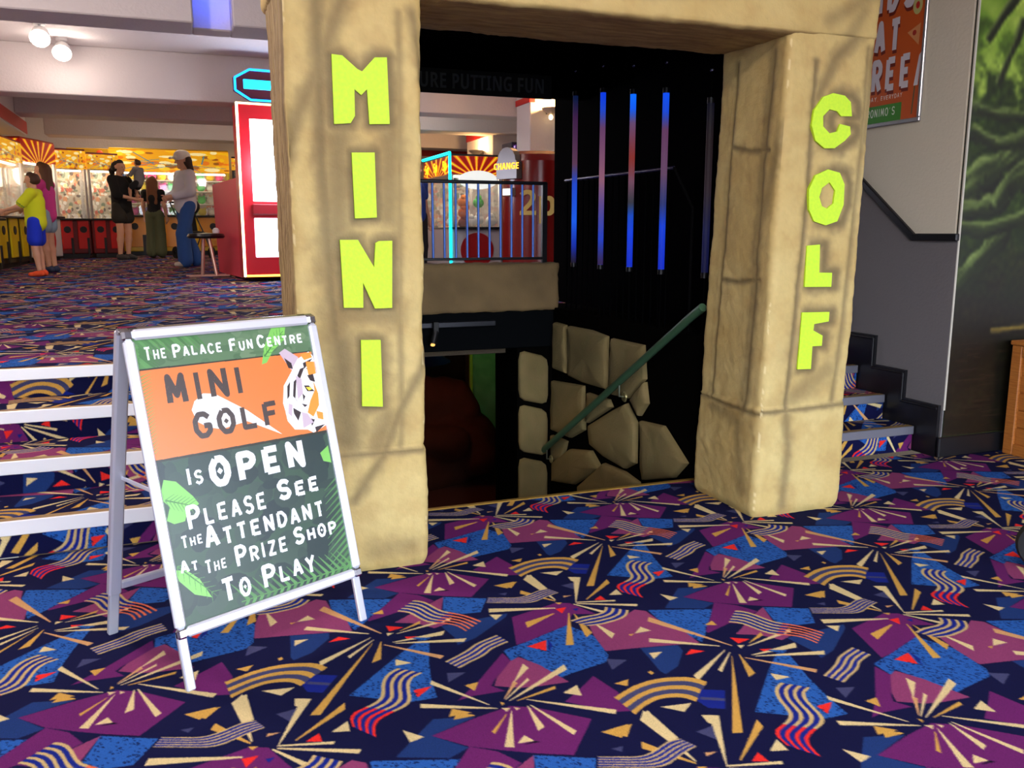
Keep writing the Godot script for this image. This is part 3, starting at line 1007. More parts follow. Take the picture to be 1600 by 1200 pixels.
func stairwell() -> void:
	var black := soot(Color8(5, 4, 6))
	var tar := soot(Color8(7, 6, 5))
	# right side of the well: dark wall with stones, black boarding above
	var w := struct("wall_well_right", box(Vector3(2.70, -2.0, -6.6), Vector3(3.1, 0.82, -4.02)), tar, "wall of irregular stones down the right of the golf stairs")
	for r in WALL_STONES:
		var pts := PackedVector2Array()
		for i in range(0, r.size(), 2):
			pts.append(Vector2(-r[i], r[i + 1]) / 1000.0)
		# local x runs along -z of the scene, local z out of the wall (-x)
		var grown := Geometry2D.offset_polygon(pts, 0.003)
		if grown.size() > 0:
			pts = grown[0]
		obj("stone", stone(pts, Transform3D(Basis(Vector3(0, 0, -1), Vector3(0, 1, 0), Vector3(-1, 0, 0)), Vector3(2.705, 0, 0)), 0.045), painted(0.9), w)
	struct("wall_well_boarding", box(Vector3(2.98, 0.82, -6.88), Vector3(3.1, 3.55, -3.95)), black, "black boarding above the stone wall of the golf stairs")
	struct("wall_well_left", box(Vector3(0.93, -2.0, -6.6), Vector3(1.0, 3.55, -3.95)), black, "black wall down the left of the golf stairs")
	struct("added_ceiling_well", box(Vector3(1.0, 3.1, -6.2), Vector3(2.98, 3.55, -3.95)), black, "added black ceiling that darkens the golf stairs")  # unseen lower ceiling, added in black to keep the well dark
	# pier at the foot of the stone wall
	var pier := struct("wall_well_pier", box(Vector3(2.40, -2.0, -6.75), Vector3(2.70, 0.52, -6.24)), tar, "stone pier at the foot of the golf stairs")
	for q in [[0.50, 0.10, 0.0], [0.07, -0.32, -0.02], [-0.36, -0.80, -0.02], [-0.84, -1.4, 0.0]]:
		var t: float = q[0]
		var b: float = q[1]
		obj("stone", stone(PackedVector2Array([Vector2(2.41, b), Vector2(2.66, b - 0.06), Vector2(2.66, t - 0.07), Vector2(2.41, t)]), Transform3D(Basis.IDENTITY, Vector3(0, 0, -6.25)), 0.045), painted(0.9), pier)
	# stairs going down
	var dark := mat(Color8(98, 68, 54), 0.95)
	var d := thing("golf_stairs", "dark stairs going down through the gateway to the golf", "stairs", Vector3.ZERO)
	for i in 12:
		obj("step", box(Vector3(1.005, -1.975, -4.12 - 0.28 * (i + 1)), Vector3(2.64 if i < 7 else 2.38, -0.165 * (i + 1), -4.12 - 0.28 * i)), dark, d)
	var brass := mat(Color8(178, 140, 62), 0.35, 0.6)
	tag(obj("brass_edge_strip", box(Vector3(0.93, -0.03, -4.135), Vector3(2.70, 0.006, -4.105), 0.003), brass), "brass edge strip where the carpet ends at the golf stairs", "trim")
	# parapet, beam and fascia at the far end of the well
	var sand := func(p: Vector3, _n: Vector3) -> Color:
		var t := 0.5 + 0.5 * noise.get_noise_3dv(p * 3.0)
		return lin(150, 124, 82).lerp(lin(116, 96, 64), t)
	struct("wall_parapet", rough_box(Vector3(1.0, 0.80, -6.5), Vector3(2.74, 1.165, -6.2), 0.03, 0.02, 0.012, sand), painted(0.85), "sand-coloured parapet under the railing")
	struct("trim_9", box(Vector3(1.0, 0.515, -6.45), Vector3(2.70, 0.80, -6.22), 0.006), soot(Color8(14, 16, 18)), "black beam under the sand-coloured parapet")
	var rail := thing("spotlight_track", "black lighting track along the beam under the parapet", "track", Vector3(1.0, 0.72, -6.17))
	obj("rail", box(Vector3(0, -0.02, -0.05), Vector3(1.2, 0.02, 0), 0.004), mat(Color8(60, 62, 68), 0.3, 0.6), rail)
	var sp := thing("track_spotlight", "small black spotlight clipped under the parapet track", "spotlight", Vector3(1.72, 0.70, -6.15))
	obj("bracket", box(Vector3(-0.02, -0.03, -0.02), Vector3(0.02, 0.05, 0.02), 0.003), mat(Color8(14, 14, 15), 0.5), sp)
	obj("housing", tube([Vector3(0.0, -0.02, 0.0), Vector3(-0.03, -0.11, 0.03)], 0.024, 10), mat(Color8(14, 14, 15), 0.5), sp)
	obj("lamp_face", ball(Vector3(-0.032, -0.117, 0.032), Vector3(0.018, 0.012, 0.018)), glow(Color(1.0, 0.75, 0.4), 1.2), sp)
	spot(Color(1.0, 0.8, 0.5), 0.25, 0.02, Vector3(-0.036, -0.135, 0.036), Vector3(0.8, -1.6, 0.9), 50.0, sp)
	# sign fascia
	struct("wall_fascia", box(Vector3(1.0, 2.40, -6.32), Vector3(3.1, 3.55, -6.22), 0.004), black, "black fascia over the far end of the golf stairs")
	var f := thing("golf_banner", "dark green banner reading putting fun over the golf stairs", "banner", Vector3(1.0, 2.38, -6.2))
	obj("board", box(Vector3(0, 0, -0.02), Vector3(1.66, 0.17, 0.0), 0.003), mat(Color8(10, 22, 13), 0.7), f)
	words("lettering", "SURE PUTTING FUN", 0.085, mat(Color8(84, 96, 94), 0.7), Vector3(1.09, 0.085, 0.004), Basis.IDENTITY.scaled(Vector3(0.93, 1.2, 1)), f, 0.004)
	# railings
	var steel := mat(Color8(96, 140, 236), 0.3, 0.45)  # reflected blue light is put into the base colour of the bars
	var iron := mat(Color8(16, 16, 20), 0.4, 0.3)
	var g := thing("parapet_railing", "railing of thin bright steel bars on the sand-coloured parapet", "railing", Vector3(1.0, 1.16, -6.33))
	obj("handrail", box(Vector3(0, 0.60, -0.02), Vector3(1.68, 0.625, 0.02), 0.006), iron, g)
	obj("bottom_rail", box(Vector3(0, 0.03, -0.015), Vector3(1.68, 0.05, 0.015), 0.004), iron, g)
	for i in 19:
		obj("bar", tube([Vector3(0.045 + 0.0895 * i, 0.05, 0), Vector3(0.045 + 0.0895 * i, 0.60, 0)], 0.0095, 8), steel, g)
	obj("post", box(Vector3(1.64, -0.02, -0.02), Vector3(1.68, 0.62, 0.02), 0.004), iron, g)
	var k := thing("side_railing", "black railing along the black boarding beside the poles with painted reflections", "railing", Vector3(2.78, 0.82, 0))
	obj("handrail", tube([Vector3(0, 0.97, -6.2), Vector3(0, 0.96, -4.62)], 0.011, 8), mat(Color8(60, 62, 90), 0.3, 0.7), k)
	obj("sloping_rail", tube([Vector3(0, 0.96, -4.62), Vector3(0, 0.72, -4.40), Vector3(0, 0.0, -4.40)], 0.009, 8), soot(Color8(12, 12, 13)), k)
	for i in 17:
		obj("bar", tube([Vector3(0, 0, -6.16 + 0.093 * i), Vector3(0, 0.96, -6.16 + 0.093 * i)], 0.007, 6), soot(Color8(5, 5, 6)), k)
	# tall metal poles; their blue and rose reflections are painted on as glow
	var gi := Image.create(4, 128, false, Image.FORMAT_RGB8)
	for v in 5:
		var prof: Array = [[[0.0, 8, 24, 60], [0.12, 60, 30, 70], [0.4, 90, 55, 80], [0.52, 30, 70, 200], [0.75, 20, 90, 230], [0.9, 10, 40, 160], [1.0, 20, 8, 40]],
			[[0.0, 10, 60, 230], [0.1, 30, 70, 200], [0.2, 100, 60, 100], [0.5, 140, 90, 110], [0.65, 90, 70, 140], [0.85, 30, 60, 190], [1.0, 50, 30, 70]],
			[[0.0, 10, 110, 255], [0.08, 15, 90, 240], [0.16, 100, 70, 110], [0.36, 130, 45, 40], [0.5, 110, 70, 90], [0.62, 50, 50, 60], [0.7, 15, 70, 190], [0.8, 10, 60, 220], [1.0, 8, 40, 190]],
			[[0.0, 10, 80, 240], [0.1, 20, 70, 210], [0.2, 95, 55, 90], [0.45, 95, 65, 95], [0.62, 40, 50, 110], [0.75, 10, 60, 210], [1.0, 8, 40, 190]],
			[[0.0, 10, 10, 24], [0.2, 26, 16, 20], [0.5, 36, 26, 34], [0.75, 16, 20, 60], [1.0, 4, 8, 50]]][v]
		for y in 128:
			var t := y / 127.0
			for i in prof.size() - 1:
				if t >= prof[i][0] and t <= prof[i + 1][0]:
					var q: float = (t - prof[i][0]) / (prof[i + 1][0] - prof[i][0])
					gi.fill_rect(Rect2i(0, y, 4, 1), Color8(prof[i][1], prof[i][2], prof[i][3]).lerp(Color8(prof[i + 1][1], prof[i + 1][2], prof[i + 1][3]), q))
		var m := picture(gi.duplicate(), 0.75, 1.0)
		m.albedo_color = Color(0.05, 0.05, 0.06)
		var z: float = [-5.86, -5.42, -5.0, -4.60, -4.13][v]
		var t := thing("reflection_pole", ["slender upright pole with painted reflections beside the far parapet corner", "upright pole with painted reflections, second from the parapet corner", "upright pole with the brightest blue painted reflections, third from the parapet corner", "upright pole with painted reflections, fourth from the parapet corner", "upright pole with the dimmest painted reflections, beside the plaster gate pillar"][v], "light", Vector3(2.70, 1.18, z), 0.0, "poles with painted glowing reflections on the black boarding")
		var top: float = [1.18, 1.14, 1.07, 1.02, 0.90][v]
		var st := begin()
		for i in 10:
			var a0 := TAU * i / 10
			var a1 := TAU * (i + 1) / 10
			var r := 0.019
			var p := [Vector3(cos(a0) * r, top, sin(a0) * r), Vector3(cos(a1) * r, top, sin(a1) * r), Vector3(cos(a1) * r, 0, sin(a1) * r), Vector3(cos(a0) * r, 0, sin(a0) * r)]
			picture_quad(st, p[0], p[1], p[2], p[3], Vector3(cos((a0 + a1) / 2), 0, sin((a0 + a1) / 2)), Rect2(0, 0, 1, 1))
		obj("painted_glow_pole", st, m, t)
		obj("end_cap", tube([Vector3(0, top, 0), Vector3(0, top + 0.03, 0)], 0.021, 10), iron, t)
		obj("end_cap", tube([Vector3(0, 0, 0), Vector3(0, -0.03, 0)], 0.021, 10), iron, t)
		obj("hanger", tube([Vector3(0, top + 0.03, 0), Vector3(0, 1.92, 0)], 0.003, 5), soot(Color8(8, 8, 9)), t)
		obj("foot", tube([Vector3(0, -0.03, 0), Vector3(0, -0.36, 0)], 0.003, 5), soot(Color8(8, 8, 9)), t)
		obj("hanger_clip", ball(Vector3(0, top + 0.17, 0), Vector3(0.012, 0.01, 0.012)), mat(Color8(150, 160, 210), 0.2, 0.9), t)
	# handrail
	var hr := thing("green_handrail", "green painted handrail sloping down the stone wall", "handrail", Vector3.ZERO)
	var green := mat(Color8(64, 100, 72), 0.45)
	obj("pipe", tube([Vector3(2.62, 1.0, -4.01), Vector3(2.62, 0.94, -4.12), Vector3(2.62, -0.31, -6.2), Vector3(2.62, -0.62, -6.72)], 0.024, 12), green, hr)
	for z in [-4.95, -6.15]:
		var y: float = 0.94 + 0.6 * (z + 4.12)
		obj("bracket", tube([Vector3(2.62, y - 0.02, z), Vector3(2.62, y - 0.10, z), Vector3(2.665, y - 0.105, z)], 0.006, 6), mat(Color8(150, 160, 140), 0.3, 0.8), hr)
		obj("bracket_plate", lathe([Vector2(0, 0), Vector2(0.035, 0), Vector2(0.03, 0.008), Vector2(0, 0.01)], Vector3(2.66, y - 0.105, z), Basis(Vector3.BACK, PI / 2)), mat(Color8(170, 160, 110), 0.3, 0.7), hr)

# ------------------------------------------------------------------ the gateway of carved plaster
# Scenic paint as the photograph shows it: sand base coat, airbrushed brown along every carved line and letter.
func splat(grid: PackedFloat32Array, np: int, nh: int, ds: float, dy: float, a: Vector2, b: Vector2, r: float, v: float) -> PackedFloat32Array:
	var lo := a.min(b) - Vector2(r, r) * 1.6
	var hi := a.max(b) + Vector2(r, r) * 1.6
	for i in range(maxi(0, int(lo.x / ds)), mini(np - 1, int(hi.x / ds) + 1) + 1):
		for j in range(maxi(0, int(lo.y / dy)), mini(nh - 1, int(hi.y / dy) + 1) + 1):
			var p := Vector2(i * ds, j * dy)
			var d := p.distance_to(Geometry2D.get_closest_point_to_segment(p, a, b))
			d *= 1.0 + 0.35 * noise.get_noise_2d(p.x * 9.0, p.y * 9.0)
			var f := v * exp(-d * d / (r * r) * 1.6)
			grid[j * np + i] = maxf(grid[j * np + i], f)
	return grid

func plaster(p: Vector3, dark: float, streak: float) -> Color:
	var t := 0.5 + 0.5 * noise.get_noise_3dv(p * 2.2 + Vector3(7, 1, 3))
	var g := fine.get_noise_3dv(p * 30.0)
	var c := lin(184, 156, 92).lerp(lin(206, 185, 122), t).lerp(lin(170, 138, 80), 0.35 * clampf(noise.get_noise_3dv(p * 5.0) * 2.0, 0, 1))
	c = c.lerp(lin(112, 84, 50), streak)
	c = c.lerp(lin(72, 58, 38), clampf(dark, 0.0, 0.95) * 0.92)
	return c * (1.0 + 0.06 * g)

# which: 0 left, 1 right.  x0/x1 give the left and right faces at the foot and at the top
func pillar(which: int, x0b: float, x0t: float, x1b: float, x1t: float, h: float, dep: float, letters: Array, seam: float, parent: Node) -> MeshInstance3D:
	var w := x1b - x0b
	var per := 2.0 * (w + dep)
	var np := int(per / 0.008)
	var nh := int(h / 0.009)
	var ds := per / np
	var dy := h / nh
	var groove := PackedFloat32Array(); groove.resize((np + 1) * (nh + 1))
	var dark := PackedFloat32Array(); dark.resize((np + 1) * (nh + 1))
	np += 1
	nh += 1
	for c in CRACKS:
		if c[0] != which:
			continue
		for i in range(5, c.size() - 2, 2):
			var a := Vector2(c[i], c[i + 1]) / 1000.0
			var b := Vector2(c[i + 2], c[i + 3]) / 1000.0
			if c[1] == 0:
				a.x -= x0b; b.x -= x0b
			else:
				a.x = 2.0 * w + dep + (a.x - (GATE_Z - dep)); b.x = 2.0 * w + dep + (b.x - (GATE_Z - dep))
			groove = splat(groove, np, nh, ds, dy, a, b, minf(0.012, c[2] / 1000.0), c[3] / 10000.0)
			dark = splat(dark, np, nh, ds, dy, a, b, c[2] / 1000.0 * 1.7 + 0.004, c[4] / 100.0 * 1.2)
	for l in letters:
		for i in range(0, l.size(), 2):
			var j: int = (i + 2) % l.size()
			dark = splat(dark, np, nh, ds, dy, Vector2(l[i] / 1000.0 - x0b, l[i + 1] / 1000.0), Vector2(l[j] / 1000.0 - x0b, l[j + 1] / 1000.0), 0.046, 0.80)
	# carved wood-like streaks down the outer side of the left pillar, seam all round
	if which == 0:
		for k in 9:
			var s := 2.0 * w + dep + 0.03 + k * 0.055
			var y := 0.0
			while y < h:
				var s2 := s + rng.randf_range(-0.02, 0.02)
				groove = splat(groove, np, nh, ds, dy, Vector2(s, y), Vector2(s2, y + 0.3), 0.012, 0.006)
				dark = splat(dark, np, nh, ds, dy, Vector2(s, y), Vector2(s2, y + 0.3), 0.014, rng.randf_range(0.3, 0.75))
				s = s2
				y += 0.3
	var s0 := w
	groove = splat(groove, np, nh, ds, dy, Vector2(s0, seam), Vector2(2.0 * w + dep, seam), 0.01, 0.007)
	var st := begin()
	var r := 0.035
	for j in nh:
		var y := j * dy
		var t := y / h
		var xa := lerpf(x0b, x0t, t)
		var xb := lerpf(x1b, x1t, t)
		for i in np:
			var s := fposmod(i * ds, per)
			var p := Vector3.ZERO
			if s < w: p = Vector3(lerpf(xa, xb, s / w), y, GATE_Z)
			elif s < w + dep: p = Vector3(xb, y, GATE_Z - (s - w))
			elif s < 2.0 * w + dep: p = Vector3(lerpf(xb, xa, (s - w - dep) / w), y, GATE_Z - dep)
			else: p = Vector3(xa, y, GATE_Z - dep + (s - 2.0 * w - dep))
			var q := Vector3(clampf(p.x, xa + r, xb - r), y, clampf(p.z, GATE_Z - dep + r, GATE_Z - r))
			var n := (p - q).normalized()
			p = q + n * r
			var lump := 0.009 * noise.get_noise_3dv(p * 2.3) + 0.0022 * fine.get_noise_3dv(p * 16.0)
			# the foot block stands a little proud and is rounded off at the floor
			if y < seam: lump += 0.008
			if y < 0.05: lump -= 0.02 * pow(1.0 - y / 0.05, 2.0)
			var k := j * np + i
			var at := p + n * (lump - groove[k])
			if s < w and y < h - 0.02 and s > 0.06 and s < w - 0.06:
				at.z = GATE_Z + (at.z - GATE_Z) * 0.8
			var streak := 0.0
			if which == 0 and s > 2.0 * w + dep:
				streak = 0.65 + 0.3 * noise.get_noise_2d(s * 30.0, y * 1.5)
			var c := plaster(at, dark[k], streak)
			# knocked, pale plaster on the arrises
			var edge := minf(absf(s), absf(s - w))
			if edge < 0.012 and noise.get_noise_2d(y * 3.0, s * 3.0 + which * 5.0) + 0.4 * fine.get_noise_2d(y * 22.0, s * 9.0) > 0.42:
				c = c.lerp(lin(236, 220, 166), 0.45)
			st.set_smooth_group(0)
			st.set_color(c)
			st.add_vertex(at)
	for j in nh - 1:
		for i in np - 1:
			var a := j * np + i
			for v in [a, a + np, a + 1, a + 1, a + np, a + np + 1]:
				st.add_index(v)
	st.generate_normals()
	return obj("pillar", st, painted(0.72, 0.35, 4.0), parent)

func gateway() -> void:
	var g := thing("plaster_gateway", "sand-coloured plaster gateway with lime green letters down both pillars", "gateway", Vector3.ZERO)
	var lime := StandardMaterial3D.new()
	lime.albedo_color = Color8(196, 236, 30)
	lime.roughness = 0.6
	lime.uv1_triplanar = true
	lime.uv1_world_triplanar = true
	lime.uv1_scale = Vector3.ONE * 5.0
	lime.normal_enabled = true
	lime.normal_texture = bump_tex()
	lime.normal_scale = 0.3
	var nt := NoiseTexture2D.new()
	var fn := FastNoiseLite.new()
	fn.frequency = 0.02
	fn.fractal_octaves = 4
	nt.noise = fn
	nt.seamless = true
	var ramp := Gradient.new()
	ramp.set_color(0, Color8(186, 232, 42))
	ramp.set_color(1, Color8(206, 240, 40))
	nt.color_ramp = ramp
	lime.albedo_texture = nt
	lime.albedo_color = Color.WHITE
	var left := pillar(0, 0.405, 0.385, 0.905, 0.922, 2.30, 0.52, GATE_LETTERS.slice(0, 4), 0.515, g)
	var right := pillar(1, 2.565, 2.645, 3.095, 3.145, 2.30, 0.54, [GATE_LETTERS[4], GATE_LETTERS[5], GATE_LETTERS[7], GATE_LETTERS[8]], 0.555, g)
	for i in GATE_LETTERS.size():
		if i == 6:
			continue
		var pts := PackedVector2Array()
		for k in range(0, GATE_LETTERS[i].size(), 2):
			pts.append(Vector2(GATE_LETTERS[i][k], GATE_LETTERS[i][k + 1]) / 1000.0)
		var st := begin()
		var xf := Transform3D(Basis.IDENTITY, Vector3(0, 0, GATE_Z - 0.012))
		if i == 5:
			var hole := PackedVector2Array()
			for k in range(0, GATE_LETTERS[6].size(), 2):
				hole.append(Vector2(GATE_LETTERS[6][k], GATE_LETTERS[6][k + 1]) / 1000.0)
			# the ring of the O as two halves
			var mid := (hole[0].x + hole[4].x) * 0.5
			var big := PackedVector2Array([Vector2(-9, -9), Vector2(mid, -9), Vector2(mid, 9), Vector2(-9, 9)])
			for cut in 2:
				var half := Geometry2D.intersect_polygons(pts, big) if cut == 0 else Geometry2D.clip_polygons(pts, big)
				for part in half:
					for piece in Geometry2D.clip_polygons(part, hole):
						if piece.size() > 3:
							add_prism(st, piece, 0.022, xf)
		else:
			add_prism(st, pts, 0.022, xf)
		obj("letter", st, lime, left if i < 4 else right)
	var lin_col := func(p: Vector3, n: Vector3) -> Color:
		var dk := 0.0
		# airbrushed lines on the lintel
		for q in [[Vector2(3.15, 2.52), Vector2(2.85, 2.36)], [Vector2(2.3, 2.46), Vector2(1.9, 2.40)], [Vector2(0.62, 2.31), Vector2(0.66, 2.6)], [Vector2(2.98, 2.30), Vector2(3.05, 2.42)]]:
			var d: float = Vector2(p.x, p.y).distance_to(Geometry2D.get_closest_point_to_segment(Vector2(p.x, p.y), q[0], q[1]))
			if n.z > 0.5: dk = maxf(dk, 0.45 * exp(-d * d / 0.0016))
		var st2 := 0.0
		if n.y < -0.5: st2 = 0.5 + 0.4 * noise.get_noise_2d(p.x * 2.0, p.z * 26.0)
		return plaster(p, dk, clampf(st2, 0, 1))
	obj("lintel", rough_box(Vector3(0.37, 2.29, GATE_Z - 0.54), Vector3(3.15, 3.0, GATE_Z + 0.006), 0.016, 0.03, 0.008, lin_col, 2.5), painted(0.72, 0.35, 4.0), g)

# ------------------------------------------------------------------ the A-board
func sign_picture() -> Image:
	var w := 760
	var h := 1064
	var img := Image.create(w, h, false, Image.FORMAT_RGB8)
	img.fill(Color8(58, 82, 66))
	var s := Vector2(w, h) / 1000.0
	# mottled jungle ground behind the print
	for i in 260:
		var p := Vector2(rng.randf() * w, rng.randf() * h)
		var k := noise.get_noise_2d(p.x * 0.004, p.y * 0.004)
		disc(img, p, Vector2(rng.randf_range(20, 70), rng.randf_range(16, 60)), Color8(62, 82, 70).lerp(Color8(44, 58, 58), clampf(0.5 + k, 0, 1)), 12)
	img.fill_rect(Rect2i(0, 0, w, int(h * 0.115)), Color8(92, 122, 88))
	for i in 60:
		var p := Vector2(rng.randf() * w, rng.randf() * h * 0.11)
		disc(img, p, Vector2(rng.randf_range(10, 40), rng.randf_range(6, 20)), Color8(80, 110, 78).lerp(Color8(112, 138, 104), rng.randf()), 10)
	for f in SIGN_FRONDS:
		var a := Vector2(f[0], f[1]) * s
		var b := Vector2(f[2], f[3]) * s
		var d := (b - a).normalized()
		line(img, a, b, 3, 2, Color8(84, 138, 72))
		for i in f[4]:
			var p := a.lerp(b, float(i) / f[4])
			for side in [-1.0, 1.0]:
				var e: Vector2 = p + (Vector2(-d.y, d.x) * side + d * 0.8).normalized() * f[5] * 0.9
				line(img, p, e, 7.0, 1.0, Color8(72, 116, 68).lerp(Color8(94, 148, 84), rng.randf()))
	var cols := [Color8(236, 126, 64), Color8(52, 54, 44), Color8(250, 248, 246), Color8(126, 196, 92), Color8(90, 150, 76), Color8(246, 150, 60), Color8(58, 48, 48), Color8(246, 214, 70), Color8(200, 180, 192)]
	for r in SIGN_SHAPES:
		var pts := PackedVector2Array()
		for i in range(1, r.size(), 2):
			pts.append(Vector2(r[i], r[i + 1]) * s)
		fill(img, pts, cols[r[0]])
	# veins on the pale leaves
	for q in [[Vector2(20, 560), Vector2(150, 600)], [Vector2(20, 790), Vector2(190, 930)], [Vector2(690, 110), Vector2(830, 20)]]:
		var a: Vector2 = q[0] * s
		var b: Vector2 = q[1] * s
		line(img, a, b, 3, 1, Color8(70, 122, 62))
		for i in 7:
			var p := a.lerp(b, i / 7.0)
			var d := (b - a).normalized()
			for side in [-1.0, 1.0]:
				line(img, p, p + (Vector2(-d.y, d.x) * side + d).normalized() * 40, 1.6, 0.6, Color8(84, 140, 72))
	# feathered left edge of the orange
	for i in 24:
		var y := lerpf(0.14, 0.42, i / 24.0) * h
		line(img, Vector2(0, y - 6), Vector2(50 - i, y - 24), 2.4, 0.6, Color8(120, 150, 72))
	var tops := {"THE0": [30, 76], "PALACE": [30, 76], "FUN": [30, 76], "CENTRE": [28, 74], "MINI": [135, 238], "GOLF": [283, 372], "IS": [468, 528], "OPEN": [450, 552], "PLEASE": [596, 676], "SEE": [586, 658], "THE1": [694, 736], "ATTENDANT": [684, 760], "AT": [778, 820], "THE2": [798, 844], "PRIZE": [778, 850], "SHOP": [776, 838], "TO": [878, 960], "PLAY": [876, 956]}
	var the := 0
	for wd in SIGN_WORDS:
		var key: String = wd[0]
		if key == "THE":
			key = "THE%d" % the
			the += 1
		var t: Array = tops[key]
		var rc := Rect2(Vector2(wd[1], t[0]) * s, Vector2(wd[3] - wd[1], t[1] - t[0]) * s)
		var brown: bool = wd[0] in ["MINI", "GOLF"]
		write(img, wd[0], rc, 0.27 if wd[0] != "OPEN" else 0.31, Color8(74, 64, 60) if brown else Color8(244, 247, 250), 1.0 if wd[0] in ["MINI", "GOLF", "OPEN"] else 1.28, true)
	# worn flecks in the lettering
	for i in 900:
		var x := rng.randi_range(60, w - 60)
		var y := rng.randi_range(20, h - 40)
		var c := img.get_pixel(x, y)
		if c.r > 0.94 and c.b > 0.96:
			img.fill_rect(Rect2i(x, y, rng.randi_range(2, 5), rng.randi_range(2, 4)), Color8(190, 205, 215))
		elif c.is_equal_approx(Color8(74, 64, 60)):
			img.fill_rect(Rect2i(x, y, 2, 2), Color8(120, 104, 92))
	return img

func a_board() -> void:
	# local x along the board, z towards the reader, origin midway between the four feet
	var width := 0.706
	var half := 0.288
	var top := 1.10
	var turn := atan2(0.45, 0.892)
	var front_mid := Vector3(-0.072, 0, -2.657) + Vector3(0.892, 0, -0.45) * (width * 0.5)
	var n := Vector3(0.45, 0, 0.892)
	var t := thing("a_board", "silver A-board with orange and green mini golf poster", "sign", front_mid - n * half, turn)
	var alu := mat(Color8(226, 226, 234), 0.32, 0.35)
	var leg_m := mat(Color8(205, 205, 214), 0.35, 0.5)
	var chrome := mat(Color8(200, 202, 206), 0.12, 1.0)
	var img := sign_picture()
	img.generate_mipmaps()
	var poster := picture(img, 0.25)
	# front: a sloping snap frame; u along x, v down the slope
	var apex := Vector3(0, top, 0.012)
	var foot := Vector3(0, 0, half)
	var down := (foot - apex).normalized()
	var out := down.cross(Vector3(1, 0, 0))
	if out.z < 0.0:
		out = -out
	var b := Basis(Vector3(1, 0, 0), -down, out)
	var L := apex.distance_to(foot)
	var pl := L * 0.855
	var fw := 0.034
	var p := Node3D.new()
	p.name = "panel"
	t.add_child(p, true)
	for e in [-1.0, 1.0]:
		obj("frame_rail", cbox(apex + down * (pl * 0.5) + Vector3(e * (width * 0.5 - fw * 0.5), 0, 0) + out * 0.010, Vector3(fw, pl - 2.0 * fw, 0.022), b, 0.007), alu, p)
		obj("frame_rail", cbox(apex + down * (fw * 0.5 if e < 0 else pl - fw * 0.5) + out * 0.010, Vector3(width - 2.0 * fw, fw, 0.022), b, 0.007), alu, p)
		for v in [fw * 0.5, pl - fw * 0.5]:
			obj("corner", cbox(apex + down * v + Vector3(e * (width * 0.5 - fw * 0.5), 0, 0) + out * 0.010, Vector3(fw, fw, 0.024), b, 0.010), chrome, p)
		obj("leg", cbox(apex + down * (pl + (L - pl) * 0.5 - 0.01) + Vector3(e * (width * 0.5 - 0.02), 0, 0) - out * 0.004, Vector3(0.030, L - pl + 0.02, 0.018), b, 0.004), leg_m, p)
	obj("backing", cbox(apex + down * (pl * 0.5) + out * 0.002, Vector3(width - fw, pl - fw, 0.006), b, 0.001), mat(Color8(150, 150, 158), 0.6), p)
	var st := begin()
	var hw := Vector3(width * 0.5 - fw + 0.004, 0, 0)
	var a := apex + down * (fw - 0.004) + out * 0.0075
	var c := apex + down * (pl - fw + 0.004) + out * 0.0075
	picture_quad(st, a - hw, a + hw, c + hw, c - hw, out)
	var th := obj("poster", st, poster, p)
	th.set_meta("label", "orange and green printed mini golf poster")
	# back: an open frame of two long legs and a cross bar
	apex.z = -apex.z
	down.z = -down.z
	out.z = -out.z
	var bb := Basis(Vector3(1, 0, 0), -down, -out)
	for e in [-1.0, 1.0]:
		obj("back_rail", cbox(apex + down * (pl * 0.5) + Vector3(e * (width * 0.5 - 0.022), 0, 0), Vector3(0.044, pl, 0.03), bb, 0.006), leg_m, t)
		obj("back_leg", cbox(apex + down * (pl + (L - pl) * 0.5 - 0.01) + Vector3(e * (width * 0.5 - 0.022), 0, 0), Vector3(0.034, L - pl + 0.02, 0.022), bb, 0.004), leg_m, t)
	obj("cross_bar", cbox(apex + down * (pl - 0.03), Vector3(width - 0.09, 0.03, 0.018), bb, 0.004), leg_m, t)
	for e in [-1.0, 1.0]:
		var x: float = e * (width * 0.5 - 0.03)
		obj("spreader", cbox(Vector3(x, 0.60, 0), Vector3(0.006, 0.014, half * 0.92), Basis.IDENTITY, 0.002), alu, t)
		obj("hinge", tube([Vector3(x - 0.03, top - 0.004, 0), Vector3(x + 0.03, top - 0.004, 0)], 0.011, 10), chrome, t)
	obj("top_rail", tube([Vector3(-width * 0.5 + 0.03, top - 0.004, 0), Vector3(width * 0.5 - 0.03, top - 0.004, 0)], 0.011, 10), chrome, t)

